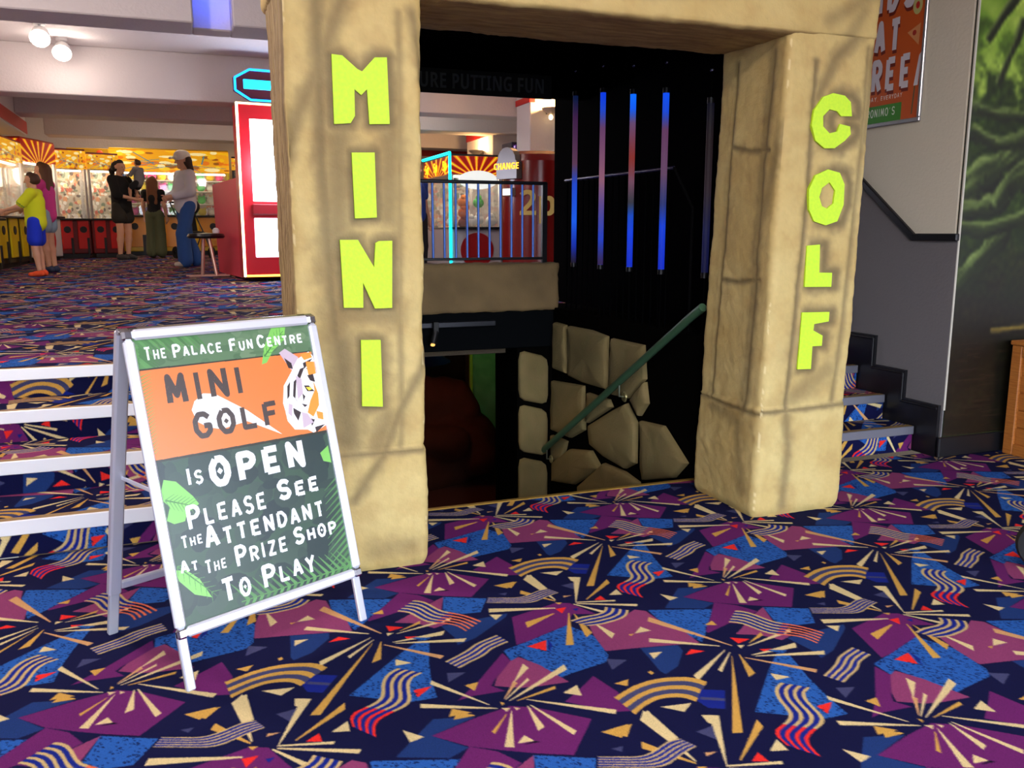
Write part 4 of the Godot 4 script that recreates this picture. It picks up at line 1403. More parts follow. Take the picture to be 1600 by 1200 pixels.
# ------------------------------------------------------------------ right: grey wall, poster, mural, cabinet
func right_side() -> void:
	var beige := mat(Color8(222, 212, 188), 0.85, 0, 0.2, 2.0)
	var grey := mat(Color8(116, 112, 112), 0.8, 0, 0.25, 2.5)
	var black := mat(Color8(20, 20, 23), 0.35)
	# side wall above the narrow stairs
	struct("wall_stairs", box(Vector3(4.40, 0, -6.6), Vector3(4.55, 3.55, -4.03)), beige, "cream wall beside the narrow stairs")
	var dado := PackedVector2Array([Vector2(4.005, 0.0), Vector2(6.6, 0.0), Vector2(6.6, 2.75), Vector2(6.2, 2.75), Vector2(4.87, 1.76), Vector2(4.34, 1.355), Vector2(4.005, 1.355)])
	var xf := Transform3D(Basis(Vector3(0, 0, -1), Vector3(0, 1, 0), Vector3(-1, 0, 0)), Vector3(4.405, 0, 0))
	struct("trim_10", prism(dado, 0.008, xf), grey, "grey painted lower part of the stair wall")
	var rail := thing("stair_dado_rail", "black dado rail climbing the stair wall above the grey paint", "rail", Vector3.ZERO)
	obj("rail", tube_strip([Vector3(4.385, 1.37, -4.0), Vector3(4.385, 1.37, -4.34), Vector3(4.385, 1.775, -4.87), Vector3(4.385, 2.765, -6.2)], 0.03, 0.045), black, rail)
	# stepped black skirting
	var sk := PackedVector2Array([Vector2(4.0, 0.0), Vector2(4.0, 0.33), Vector2(4.288, 0.33), Vector2(4.288, 0.512), Vector2(4.57, 0.512), Vector2(4.57, 0.71), Vector2(4.85, 0.71), Vector2(4.85, 0.88), Vector2(5.4, 0.88), Vector2(5.4, 0.0)])
	struct("baseboard_stairs", prism(sk, 0.022, Transform3D(Basis(Vector3(0, 0, -1), Vector3(0, 1, 0), Vector3(-1, 0, 0)), Vector3(4.396, 0, -0.02))), black, "stepped black skirting beside the narrow stairs")
	var lip := thing("skirting_moulding", "raised black moulding along the stepped skirting", "moulding", Vector3.ZERO)
	var path := [Vector3(4.372, 0.31, -4.03), Vector3(4.372, 0.31, -4.322), Vector3(4.372, 0.492, -4.322), Vector3(4.372, 0.492, -4.604), Vector3(4.372, 0.69, -4.604), Vector3(4.372, 0.69, -4.88)]
	for i in path.size() - 1:
		obj("strip", tube([path[i], path[i + 1]], 0.009, 6), black, lip)
	# mural wall
	struct("wall_mural", box(Vector3(4.41, 0, -4.16), Vector3(8.0, 3.55, -4.01)), mat(Color8(40, 46, 30), 0.8), "wall that carries the jungle mural")
	var mst := begin()
	picture_quad(mst, Vector3(4.415, 3.25, -4.004), Vector3(6.0, 3.25, -4.004), Vector3(6.0, 0.13, -4.004), Vector3(4.415, 0.13, -4.004), Vector3.BACK)
	var mu := thing("jungle_mural", "printed wall mural of mossy roots in green jungle light", "mural", Vector3.ZERO)
	obj("print", mst, picture(mural(), 0.35), mu)
	struct("trim_11", box(Vector3(4.398, 0.3, -4.012), Vector3(4.412, 3.55, -3.998), 0.003), mat(Color8(196, 190, 174), 0.5), "pale corner bead at the edge of the mural")
	struct("baseboard_mural", box(Vector3(4.372, 0, -4.01), Vector3(8.0, 0.13, -3.985), 0.01), black, "black skirting under the jungle mural")
	# framed poster on the cream wall
	var p := thing("framed_poster", "silver framed orange kids eat free poster on the cream stair wall", "poster", Vector3(4.395, 2.09, -4.36))
	var alu := mat(Color8(190, 190, 192), 0.3, 0.7)
	var W := 0.62
	var Hh := 1.05
	obj("frame_rail", box(Vector3(-0.02, 0, -W), Vector3(0, 0.025, 0), 0.004), alu, p)
	obj("frame_rail", box(Vector3(-0.02, Hh - 0.025, -W), Vector3(0, Hh, 0), 0.004), alu, p)
	obj("frame_rail", box(Vector3(-0.02, 0.025, -0.025), Vector3(0, Hh - 0.025, 0), 0.004), alu, p)
	obj("frame_rail", box(Vector3(-0.02, 0.025, -W), Vector3(0, Hh - 0.025, -W + 0.025), 0.004), alu, p)
	var st := begin()
	picture_quad(st, Vector3(-0.008, Hh - 0.02, -W + 0.02), Vector3(-0.008, Hh - 0.02, -0.02), Vector3(-0.008, 0.02, -0.02), Vector3(-0.008, 0.02, -W + 0.02), Vector3.LEFT)
	obj("print", st, picture(kids_picture(), 0.3), p)
	# pine cabinet: its slatted end faces the gateway
	var pine := wood(Color8(196, 124, 52), Color8(160, 92, 34))
	var c := thing("pine_cabinet", "orange pine cabinet with a slatted end standing under the jungle mural", "cabinet", Vector3(4.87, 0, -3.95))
	obj("body", box(Vector3(0.03, 0.04, 0.0), Vector3(0.75, 0.70, 0.9), 0.004), pine, c)
	obj("top", box(Vector3(-0.01, 0.70, -0.01), Vector3(0.78, 0.73, 0.93), 0.008), pine, c)
	for z in [[0.0, 0.07], [0.83, 0.90]]:
		obj("stile", box(Vector3(0, 0.0, z[0]), Vector3(0.03, 0.70, z[1]), 0.005), pine, c)
	for y in [[0.0, 0.07], [0.63, 0.70]]:
		obj("frame_bar", box(Vector3(0, y[0], 0.07), Vector3(0.03, y[1], 0.83), 0.005), pine, c)
	for i in 5:
		obj("slat", cbox(Vector3(0.022, 0.122 + i * 0.112, 0.45), Vector3(0.012, 0.104, 0.76), Basis(Vector3.BACK, 0.05), 0.003), pine, c)
	# a black wheel with an orange hub just enters the picture
	var wh := thing("toy_wheel", "black wheel with an orange hub standing on the carpet", "wheel", Vector3(3.30, 0.115, -2.42), 0.5)
	obj("tyre", lathe([Vector2(0.06, -0.04), Vector2(0.10, -0.045), Vector2(0.115, -0.02), Vector2(0.115, 0.02), Vector2(0.10, 0.045), Vector2(0.06, 0.04)], Vector3.ZERO, Basis(Vector3.BACK, PI / 2), 24), mat(Color8(16, 15, 16), 0.7), wh)
	obj("hub", lathe([Vector2(0, -0.045), Vector2(0.05, -0.04), Vector2(0.062, -0.02), Vector2(0.062, 0.02), Vector2(0.05, 0.04), Vector2(0, 0.045)], Vector3.ZERO, Basis(Vector3.BACK, PI / 2), 20), mat(Color8(240, 140, 20), 0.4), wh)

# a flat bar along a path (for rails on walls)
func tube_strip(pts: Array, wide: float, tall: float) -> SurfaceTool:
	var st := begin()
	for i in pts.size() - 1:
		var d: Vector3 = pts[i + 1] - pts[i]
		var z := d.normalized()
		var x := Vector3.RIGHT
		var y := z.cross(x).normalized()
		add_box(st, (pts[i] + pts[i + 1]) * 0.5, Vector3(wide, tall, d.length() + tall * 0.35), Basis(x, y, z), 0.006)
	return st

func wood(a: Color, b: Color) -> StandardMaterial3D:
	var img := Image.create(128, 256, false, Image.FORMAT_RGB8)
	for y in 256:
		for x in 128:
			var v := 0.5 + 0.5 * noise.get_noise_2d(x * 0.02, y * 0.22) + 0.15 * fine.get_noise_2d(x * 0.1, y * 1.7)
			img.set_pixel(x, y, a.lerp(b, clampf(v, 0, 1)))
	var m := picture(img, 0.5)
	m.uv1_triplanar = true
	m.uv1_world_triplanar = true
	m.uv1_scale = Vector3(1.6, 1.6, 1.6)
	return m

func mural() -> Image:
	var w := 300
	var h := 590
	var img := Image.create(w, h, false, Image.FORMAT_RGB8)
	# printed picture: a pale clearing at the top, leaves, then dark undergrowth
	for y in h:
		for x in w:
			var v := float(y) / h
			var u := float(x) / w
			var k := 0.5 + 0.5 * noise.get_noise_2d(u * 5.0, v * 9.0)
			var k2 := 0.5 + 0.5 * fine.get_noise_2d(u * 26.0, v * 44.0)
			var d := clampf((v - 0.235 + 0.22 * (k - 0.5)) / 0.09 + 0.8 * (k2 - 0.5) - 0.9 * (u - 0.12), 0, 1)
			var c := Color8(186, 210, 88).lerp(Color8(98, 138, 34), clampf(k * 1.2 - u + 0.2, 0, 1))
			c = c.lerp(Color8(22, 34, 11).lerp(Color8(62, 84, 26), k * k2 * 1.3), d)
			c = c.lerp(Color8(16, 15, 9).lerp(Color8(44, 40, 22), k2 * k), clampf((v - 0.60) / 0.14 + 0.9 * (k - 0.5), 0, 1))
			img.set_pixel(x, y, c)
	# mossy roots, drawn with bark streaks along their length
	for r in MURAL_ROOTS:
		var wd: float = r[0] * 0.9
		var run := 0.0
		for i in range(1, r.size() - 3, 2):
			var a := Vector2(r[i] * w, r[i + 1] * h) / 1000.0
			var b := Vector2(r[i + 2] * w, r[i + 3] * h) / 1000.0
			var e := (b - a).normalized()
			var len := a.distance_to(b)
			var lo := a.min(b) - Vector2(wd, wd)
			var hi := a.max(b) + Vector2(wd, wd)
			for y in range(maxi(0, int(lo.y)), mini(h - 1, int(hi.y)) + 1):
				for x in range(maxi(0, int(lo.x)), mini(w - 1, int(hi.x)) + 1):
					var p := Vector2(x, y) - a
					var t := p.dot(e)
					if t < -wd * 0.3 or t > len + wd * 0.3:
						continue
					var q := (p - e * clampf(t, 0, len)).length() * signf(e.cross(p)) / (wd * (0.75 + 0.3 * noise.get_noise_2d((run + t) * 0.02, r[0])))
					if absf(q) > 1.0:
						continue
					var g := 0.5 + 0.5 * fine.get_noise_2d((run + t) * 0.012, q * 1.6 + r[0])
					var lit := clampf(0.48 - q * 0.55 + (g - 0.5) * 0.6, 0, 1)
					img.set_pixel(x, y, Color8(20, 25, 11).lerp(Color8(62, 78, 34), lit).lerp(Color8(124, 142, 74), clampf(lit * 2.2 - 1.4, 0, 1)))
			run += len
	for i in 420:
		var p := Vector2(rng.randf() * w, rng.randf_range(0.2, 0.55) * h)
		disc(img, p, Vector2(rng.randf_range(0.8, 2.6), rng.randf_range(0.6, 1.8)), Color8(46, 66, 22).lerp(Color8(112, 142, 56), rng.randf() * rng.randf()), 6)
	line(img, Vector2(0.2 * w, 0.789 * h), Vector2(w, 0.765 * h), 2.0, 2.4, Color8(128, 106, 42))
	# soft print: the picture was enlarged to wall size
	img.resize(w / 4, h / 4, Image.INTERPOLATE_LANCZOS)
	img.resize(w, h, Image.INTERPOLATE_CUBIC)
	for i in 260:
		var p := Vector2(rng.randf() * w, rng.randf_range(0.8, 1.0) * h)
		line(img, p, p + Vector2(rng.randf_range(8, 40), rng.randf_range(-3, 3)), 1, 0.6, Color8(16, 13, 10).lerp(Color8(40, 30, 20), rng.randf()))
	img.generate_mipmaps()
	return img

func kids_picture() -> Image:
	var w := 520
	var h := 730
	var img := Image.create(w, h, false, Image.FORMAT_RGB8)
	img.fill(Color8(206, 92, 34))
	for q in [["KIDS", 0.11, 0.20, 0.05, 0.80], ["EAT", 0.36, 0.196, 0.05, 0.62], ["FREE", 0.593, 0.207, 0.05, 0.80]]:
		var r := Rect2(q[3] * w, q[1] * h, q[4] * w, q[2] * h)
		write(img, q[0], Rect2(r.position + Vector2(4, 16), r.size), 0.36, Color8(120, 40, 28))
		write(img, q[0], r, 0.36, Color8(222, 214, 218))
	write(img, "ALL", Rect2(0.05 * w, 0.826 * h, 0.14 * w, 0.028 * h), 0.22, Color8(236, 226, 216))
	write(img, "DAY,", Rect2(0.23 * w, 0.826 * h, 0.17 * w, 0.028 * h), 0.22, Color8(236, 226, 216))
	write(img, "EVERYDAY", Rect2(0.43 * w, 0.826 * h, 0.32 * w, 0.028 * h), 0.22, Color8(236, 226, 216))
	img.fill_rect(Rect2i(0, int(0.885 * h), int(0.75 * w), int(0.115 * h)), Color8(66, 140, 46))
	write(img, "GERONIMO'S", Rect2(0.10 * w, 0.905 * h, 0.56 * w, 0.05 * h), 0.22, Color8(226, 232, 214))
	# lolly, slice of pizza and a knife
	disc(img, Vector2(0.88 * w, 0.32 * h), Vector2(34, 40), Color8(196, 190, 120))
	disc(img, Vector2(0.88 * w, 0.32 * h), Vector2(14, 16), Color8(200, 50, 40))
	fill(img, PackedVector2Array([Vector2(0.76, 0.47) * Vector2(w, h), Vector2(0.94, 0.43) * Vector2(w, h), Vector2(0.93, 0.56) * Vector2(w, h)]), Color8(222, 150, 96))
	disc(img, Vector2(0.86 * w, 0.48 * h), Vector2(14, 12), Color8(176, 50, 40))
	fill(img, PackedVector2Array([Vector2(0.95, 0.62) * Vector2(w, h), Vector2(0.985, 0.60) * Vector2(w, h), Vector2(0.96, 0.80) * Vector2(w, h), Vector2(0.90, 0.80) * Vector2(w, h)]), Color8(226, 222, 226))
	line(img, Vector2(0.92 * w, 0.80 * h), Vector2(0.90 * w, 0.97 * h), 5, 5, Color8(96, 90, 60))
	img.generate_mipmaps()
	return img

# ------------------------------------------------------------------ the machines
func lit_print(kind: int) -> StandardMaterial3D:
	var key := "print%d" % kind
	if mats.has(key):
		return mats[key]
	var w := 192
	var h := 96
	var img := Image.create(w, h, false, Image.FORMAT_RGB8)
	match kind:
		0: # gold and orange marquee with pale shapes
			img.fill(Color8(236, 168, 20))
			for i in 60:
				disc(img, Vector2(rng.randf() * w, rng.randf() * h), Vector2(rng.randf_range(4, 16), rng.randf_range(3, 10)), [Color8(250, 206, 40), Color8(255, 240, 170), Color8(226, 120, 14), Color8(150, 90, 20), Color8(255, 190, 20)][rng.randi() % 5], 9)
			for i in 8:
				line(img, Vector2(rng.randf() * w, rng.randf() * h), Vector2(rng.randf() * w, rng.randf() * h), 1.2, 1.2, Color8(80, 130, 140))
		1: # sunburst: red with orange rays
			img.fill(Color8(150, 18, 14))
			for i in 11:
				var a := PI * (i + 0.5) / 11.0
				var c := Vector2(w * 0.5, h * 1.25)
				line(img, c, c - Vector2(cos(a), sin(a)) * 230.0, 1.0, 13.0, Color8(240, 120, 14))
				line(img, c, c - Vector2(cos(a), sin(a)) * 230.0, 0.5, 5.0, Color8(255, 208, 40))
		2: # crowded, brightly lit prize display
			img.fill(Color8(196, 186, 168))
			for i in 420:
				disc(img, Vector2(rng.randf() * w, rng.randf() * h), Vector2(rng.randf_range(2, 6), rng.randf_range(2, 6)), [Color8(240, 236, 226), Color8(150, 130, 110), Color8(226, 160, 120), Color8(90, 84, 80), Color8(236, 214, 160), Color8(206, 110, 90), Color8(244, 244, 240), Color8(120, 140, 120)][rng.randi() % 8], 7)
		3: # coin bed in silver and cream
			img.fill(Color8(150, 142, 124))
			for i in 320:
				disc(img, Vector2(rng.randf() * w, rng.randf() * h), Vector2(rng.randf_range(2, 7), rng.randf_range(1.5, 4)), [Color8(200, 196, 180), Color8(110, 100, 84), Color8(170, 160, 130), Color8(236, 232, 214), Color8(80, 76, 70)][rng.randi() % 5], 7)
		4: # purple video screen
			img.fill(Color8(52, 22, 76))
			for i in 40:
				disc(img, Vector2(rng.randf() * w, rng.randf() * h), Vector2(rng.randf_range(4, 14), rng.randf_range(3, 9)), [Color8(120, 40, 150), Color8(30, 14, 50), Color8(210, 60, 60), Color8(190, 170, 220), Color8(70, 40, 120)][rng.randi() % 5], 8)
	var m := picture(img, 0.4, [0.6, 0.6, 0.10, 0.10, 0.8][kind])
	mats[key] = m
	return m

# a glazed prize or coin cabinet.  o: w, d, base, glass, top (heights), body, panel colours, print kinds
func cabinet(t: Node3D, o: Dictionary) -> void:
	var w: float = o.w
	var d: float = o.d
	var hb: float = o.base
	var hg: float = o.glass
	var ht: float = o.top
	var body := mat(o.body, 0.4)
	var dark := mat(Color8(24, 22, 24), 0.5)
	var post := mat(o.get("post", Color8(205, 200, 196)), 0.3, 0.5)
	obj("plinth", box(Vector3(-w * 0.5 + 0.04, 0, -d + 0.04), Vector3(w * 0.5 - 0.04, 0.09, -0.04), 0.005), dark, t)
	obj("base", box(Vector3(-w * 0.5, 0.08, -d), Vector3(w * 0.5, hb, 0), 0.012), body, t)
	obj("ledge", box(Vector3(-w * 0.5, hb, -0.06), Vector3(w * 0.5, hb + 0.035, 0.09), 0.008), dark, t)
	obj("bed", box(Vector3(-w * 0.5, hb, -d), Vector3(w * 0.5, hb + 0.03, -0.06), 0.004), mat(Color8(150, 144, 130), 0.4), t)
	for x in [-1.0, 1.0]:
		for z in [-0.025, -d + 0.025]:
			obj("corner_post", cbox(Vector3(x * (w * 0.5 - 0.022), (hb + ht) * 0.5, z), Vector3(0.044, ht - hb, 0.044), Basis.IDENTITY, 0.006), post, t)
		obj("side_glass", cbox(Vector3(x * (w * 0.5 - 0.012), (hb + hg) * 0.5 + 0.02, -d * 0.5), Vector3(0.006, hg - hb - 0.04, d - 0.1), Basis.IDENTITY, 0.001), glass(), t)
	obj("front_glass", cbox(Vector3(0, (hb + hg) * 0.5 + 0.02, -0.025), Vector3(w - 0.09, hg - hb - 0.05, 0.006), Basis.IDENTITY, 0.001), glass(), t)
	var st := begin()
	picture_quad(st, Vector3(-w * 0.5 + 0.04, hg, -d + 0.05), Vector3(w * 0.5 - 0.04, hg, -d + 0.05), Vector3(w * 0.5 - 0.04, hb + 0.03, -d + 0.05), Vector3(-w * 0.5 + 0.04, hb + 0.03, -d + 0.05), Vector3.BACK, Rect2(0.13 * rng.randi_range(0, 3), 0, minf(1.0, w / 1.7), 1))
	obj("display_board", st, lit_print(o.get("inside", 2)), t)
	obj("roof", box(Vector3(-w * 0.5, ht, -d), Vector3(w * 0.5, ht + 0.03, 0.0), 0.006), mat(o.get("roof", o.body), 0.4), t)
	st = begin()
	picture_quad(st, Vector3(-w * 0.5, ht, 0.006), Vector3(w * 0.5, ht, 0.006), Vector3(w * 0.5, hg, 0.006), Vector3(-w * 0.5, hg, 0.006), Vector3.BACK)
	for x in [-1.0, 1.0]:
		var X: float = x * (w * 0.5 + 0.004)
		picture_quad(st, Vector3(X, ht, -d * (0.0 if x < 0 else 1.0)), Vector3(X, ht, -d * (1.0 if x < 0 else 0.0)), Vector3(X, hg, -d * (1.0 if x < 0 else 0.0)), Vector3(X, hg, -d * (0.0 if x < 0 else 1.0)), Vector3(x, 0, 0))
	obj("marquee", st, lit_print(o.get("print", 0)), t)
	obj("light_bar", cbox(Vector3(0, hg - 0.03, -0.1), Vector3(w - 0.14, 0.03, 0.05), Basis.IDENTITY, 0.006), glow(Color(1.0, 0.94, 0.82), o.get("bar", 5.0)), t)
	omni(Color(1.0, 0.92, 0.8), o.get("light", 1.0) * 0.10, 0.2, Vector3(0, hg - 0.12, -d * 0.35), t)
	# front: coin panels
	var panels: int = o.get("panels", 0)
	for i in panels:
		var pw := w / panels
		var cx := -w * 0.5 + pw * (i + 0.5)
		var pc := mat(o.panel, 0.35)
		var p := obj("coin_panel", cbox(Vector3(cx, hb * 0.5 + 0.09, 0.012), Vector3(pw * 0.72, hb - 0.14, 0.03), Basis.IDENTITY, 0.012), pc, t)
		obj("coin_slot", lathe([Vector2(0, 0), Vector2(hb * 0.09, 0), Vector2(hb * 0.085, 0.012), Vector2(0, 0.014)], Vector3(cx, hb * 0.76, 0.026), Basis(Vector3.RIGHT, PI / 2), 16), dark, p)
		obj("payout_tray", cbox(Vector3(cx + pw * 0.26, hb * 0.32, 0.03), Vector3(pw * 0.16, hb * 0.44, 0.012), Basis.IDENTITY, 0.004), dark, p)
	if o.has("disc"):
		obj("front_disc", lathe([Vector2(0, 0), Vector2(o.disc_r, 0), Vector2(o.disc_r, 0.012), Vector2(0, 0.014)], Vector3(0, hb * 0.5, 0.0), Basis(Vector3.RIGHT, PI / 2), 28), mat(o.disc, 0.35), t)

func on_floor(x: float, z: float) -> Vector3:
	return Vector3(x, upper(z) + 0.002, z)

func arcade_left() -> void:
	var yellow := Color8(236, 206, 10)
	# row of coin machines along the left: fronts face the walkway
	for i in 2:
		var z: float = [-13.15, -14.95][i]
		var t := thing("coin_pusher", ["yellow coin pusher with black coin slots where a boy plays", "yellow coin pusher between the played one and the sunburst machine"][i], "arcade machine", on_floor(-2.44 + 0.09 * i, z) - Vector3(0, SLOPE * 0.85, 0), PI / 2 - 0.1)
		cabinet(t, {w = 1.7, d = 0.85, base = 0.74, glass = 1.60, top = 1.90, body = Color8(70, 60, 30), panel = yellow, panels = 3, inside = 3, roof = Color8(150, 26, 20), light = 2.5})
	var sb := thing("sunburst_pusher", "sunburst prize machine with a red disc on its white front", "arcade machine", on_floor(-2.10, -16.4) - Vector3(0, 0.012, 0), PI / 2 - 0.35)
	cabinet(sb, {w = 1.05, d = 0.7, base = 0.72, glass = 1.62, top = 1.95, body = Color8(226, 222, 222), print = 1, inside = 2, roof = Color8(150, 26, 20), disc = Color8(206, 20, 24), disc_r = 0.30, light = 2.5})
	for i in 2:
		var t := thing("prize_cabinet", ["glazed prize cabinet with red coin doors and tiny amber lights up its corner", "glazed prize cabinet with red coin doors beside the mother in black"][i], "arcade machine", on_floor(-1.74 + 0.52 * i, -17.25 - 0.12 * i), 0.30)
		cabinet(t, {w = 0.52, d = 0.45, base = 0.66, glass = 1.55, top = 1.86 - 0.05 * i, body = Color8(110, 14, 14), panel = Color8(206, 26, 20), panels = 2, inside = 2, light = 1.6})
		if i == 0:
			for k in 13:
				obj("amber_light", ball(Vector3(-0.25, 0.15 + 0.14 * k, 0.02), Vector3.ONE * 0.012), glow(Color(1.0, 0.6, 0.2), 6.0), t)
	# the big yellow machine at the back with soft toys
	var big := thing("plush_prize_machine", "big yellow prize machine full of pink and green plush toys", "arcade machine", on_floor(-0.1, -18.0), 0.0)
	cabinet(big, {w = 2.1, d = 0.9, base = 0.72, glass = 1.56, top = 1.95, body = Color8(226, 186, 8), panel = Color8(226, 150, 20), panels = 3, inside = 2, post = Color8(200, 190, 60), bar = 9.0, light = 3.0})
	obj("wing", box(Vector3(-1.75, 1.58, -0.3), Vector3(-1.05, 1.95, 0.03), 0.01), mat(Color8(206, 160, 6), 0.4), big)
	for y in [1.86, 1.68]:
		obj("wing_lamp", ball(Vector3(-1.2, y, 0.035), Vector3(0.06, 0.06, 0.02)), glow(Color8(200, 70, 20), 0.6), big)
	for s in [0.98, 1.22, 1.42]:
		obj("shelf", box(Vector3(-1.0, s - 0.02, -0.62), Vector3(1.0, s, -0.25), 0.004), mat(Color8(210, 210, 206), 0.4), big)
	var kinds := [[Color8(240, 90, 190), "pink plush ball on the shelves of the big yellow machine", "pink plush toys"], [Color8(70, 200, 90), "green plush ball on the shelves of the big yellow machine", "green plush toys"], [Color8(236, 232, 224), "white plush ball on the shelves of the big yellow machine", "white plush toys"], [Color8(236, 216, 40), "yellow plush ball on the shelves of the big yellow machine", "yellow plush toys"], [Color8(30, 90, 210), "blue plush ball on the shelves of the big yellow machine", "blue plush toys"]]
	var plan := [[0, 0, 4, 0, 0, 1, 2, 1, 3, 2, 1], [4, 0, 0, 3, 0, 2, 1, 1, 1, 2, 3], [2, 4, 3, 0, 0, 1, 1, 2, 1, 2, 4], [4, 3, 0, 0, 3, 2, 1, 2, 1, 3, 0]]
	var protos := {}
	for row in 4:
		for i in 11:
			var k: int = plan[row][i]
			var kd: Array = kinds[k]
			var pt: Node3D
			var at := big.position + Vector3(-0.88 + i * 0.176, [0.75, 0.98, 1.22, 1.42][row] + 0.076, -0.42)
			var lab: String = kd[1].replace("the shelves", ["the bottom", "the lowest shelf", "the middle shelf", "the top shelf"][row])
			if not protos.has(k):
				pt = thing("plush_toy", lab, "plush toy", at, 0.0, kd[2])
				var st := begin()
				add_ball(st, Vector3.ZERO, Vector3(0.082, 0.076, 0.075), Basis.IDENTITY, 6, 8)
				obj("body", st, mat(kd[0], 0.9), pt)
				for e in [-1.0, 1.0]:
					obj("ear", ball(Vector3(e * 0.05, 0.065, 0), Vector3(0.025, 0.03, 0.016), Basis.IDENTITY, 4, 6), mat(kd[0], 0.9), pt)
				protos[k] = pt
			else:
				pt = protos[k].duplicate()
				pt.name = numbered("plush_toy")
				add_child(pt)
				pt.position = at
				pt.set_meta("label", lab)
			pt.rotation.y = rng.randf_range(-0.5, 0.5)
	# dark glazed cabinet beside it
	var dk := thing("crane_machine", "dark glazed crane machine beside the big yellow machine", "arcade machine", on_floor(1.35, -17.5), -0.1)
	cabinet(dk, {w = 0.75, d = 0.8, base = 0.62, glass = 1.6, top = 1.82, body = Color8(30, 24, 26), panel = Color8(40, 30, 34), panels = 1, inside = 3, post = Color8(60, 54, 50), light = 1.2})
	# tall red machine with light strips, half behind the gate pillar
	var r := thing("neon_prize_machine", "tall red prize machine edged with light strips under an octagonal neon sign", "arcade machine", on_floor(0.72, -11.25), 0.12)
	var red := mat(Color8(196, 16, 34), 0.35)
	obj("front", box(Vector3(0, 0.05, -0.3), Vector3(0.95, 2.14, 0), 0.012), red, r)
	obj("body", prism(PackedVector2Array([Vector2(0.02, 0.04), Vector2(1.75, 0.04), Vector2(1.95, 1.28), Vector2(0.02, 1.28)]), 0.92, Transform3D(Basis(Vector3(0, 0, -1), Vector3(0, 1, 0), Vector3(1, 0, 0)), Vector3(0.015, 0, -0.28))), mat(Color8(226, 60, 84), 0.5), r)
	obj("window", box(Vector3(0.14, 0.98, -0.02), Vector3(0.8, 1.96, 0.012), 0.006), glow(Color(0.95, 0.96, 1.0), 3.2), r)
	obj("lower_window", box(Vector3(0.14, 0.30, -0.02), Vector3(0.8, 0.78, 0.012), 0.006), glow(Color(0.86, 0.9, 1.0), 3.0), r)
	obj("coin_box", box(Vector3(0.12, 0.82, 0), Vector3(0.82, 0.95, 0.05), 0.01), mat(Color8(140, 10, 24), 0.4), r)
	obj("light_strip", box(Vector3(-0.014, 0.06, -0.02), Vector3(0.014, 2.15, 0.012), 0.006), glow(Color(1.0, 0.93, 0.72), 4.5), r)
	obj("light_strip", box(Vector3(0.014, 0.06, -0.02), Vector3(0.93, 0.085, 0.012), 0.006), glow(Color(1.0, 0.9, 0.3), 3.0), r)
	obj("light_strip", box(Vector3(0.014, 2.125, -0.02), Vector3(0.93, 2.15, 0.012), 0.006), glow(Color(1.0, 0.85, 0.6), 3.0), r)
	var oct := PackedVector2Array()
	for i in 8:
		oct.append(Vector2(cos(TAU * (i + 0.5) / 8) * 0.34, sin(TAU * (i + 0.5) / 8) * 0.20))
	var sign_at := Vector3(0.30, 2.36, -0.1)
	obj("sign_board", prism(oct, 0.06, Transform3D(Basis.IDENTITY, sign_at)), mat(Color8(90, 12, 40), 0.4), r)
	var neon := begin()
	for i in 8:
		add_tube(neon, [sign_at + Vector3(oct[i].x, oct[i].y, 0.07) * Vector3(0.95, 0.95, 1), sign_at + Vector3(oct[(i + 1) % 8].x, oct[(i + 1) % 8].y, 0.07) * Vector3(0.95, 0.95, 1)], 0.014, 6)
	obj("neon_tube", neon, glow(Color(0.05, 0.55, 1.0), 4.0), r)
	obj("neon_symbol", box(sign_at + Vector3(-0.2, -0.05, 0.06), sign_at + Vector3(0.2, 0.06, 0.075), 0.02), glow(Color(0.1, 0.75, 1.0), 2.4), r)
	obj("joystick_ball", ball(Vector3(-0.1, 0.62, -1.4), Vector3.ONE * 0.05), mat(Color8(230, 230, 232), 0.3), r)
	omni(Color(0.9, 0.92, 1.0), 1.6, 0.3, Vector3(0.45, 1.4, 0.35), r)
	# stool
	var s := thing("bar_stool", "low stool with a black round seat and two bright metal legs before the red machine", "stool", on_floor(0.31, -12.25) + Vector3(0, 0.003, 0), 0.2)
	obj("seat", lathe([Vector2(0, 0.50), Vector2(0.22, 0.50), Vector2(0.24, 0.525), Vector2(0.22, 0.56), Vector2(0, 0.575)], Vector3.ZERO, Basis.IDENTITY, 20), mat(Color8(16, 15, 18), 0.3), s)
	var copper := mat(Color8(226, 180, 160), 0.3, 0.6)
	for e in [-1.0, 1.0]:
		obj("leg", tube([Vector3(0.03 * e, 0.5, 0.03 * e), Vector3(0.07 * e + 0.02, 0.02, 0.09 * e)], 0.024, 8), copper, s)
		obj("foot_bar", cbox(Vector3(0, 0.014, 0.09 * e), Vector3(0.52, 0.022, 0.025), Basis.IDENTITY, 0.004), copper, s)
	# blue floodlight behind the lintel, and red bands on the bulkhead and back wall
	var bl := thing("blue_floodlight", "small blue floodlight on the ceiling before the recessed panel", "floodlight", Vector3(0.34, 3.549, -7.2))
	obj("housing", box(Vector3(-0.08, -0.06, -0.05), Vector3(0.08, 0, 0.05), 0.01), mat(Color8(20, 20, 24), 0.4), bl)
	obj("lens", cbox(Vector3(0, -0.062, 0.0), Vector3(0.13, 0.008, 0.07), Basis.IDENTITY, 0.002), glow(Color(0.2, 0.4, 1.0), 5.0), bl)
	spot(Color(0.15, 0.35, 1.0), 0.9, 0.05, Vector3(0, -0.08, 0.0), Vector3(0.0, -0.33, -0.46), 26.0, bl)
	struct("trim_12", box(Vector3(-2.0, 2.80, -14.6), Vector3(-1.985, 2.97, -7.9), 0.003), mat(Color8(190, 30, 26), 0.5), "red band along the bulkhead")
	struct("trim_13", box(Vector3(2.5, 3.05, -19.0), Vector3(8.0, 3.18, -18.98), 0.003), mat(Color8(190, 30, 26), 0.5), "red band along the back wall")

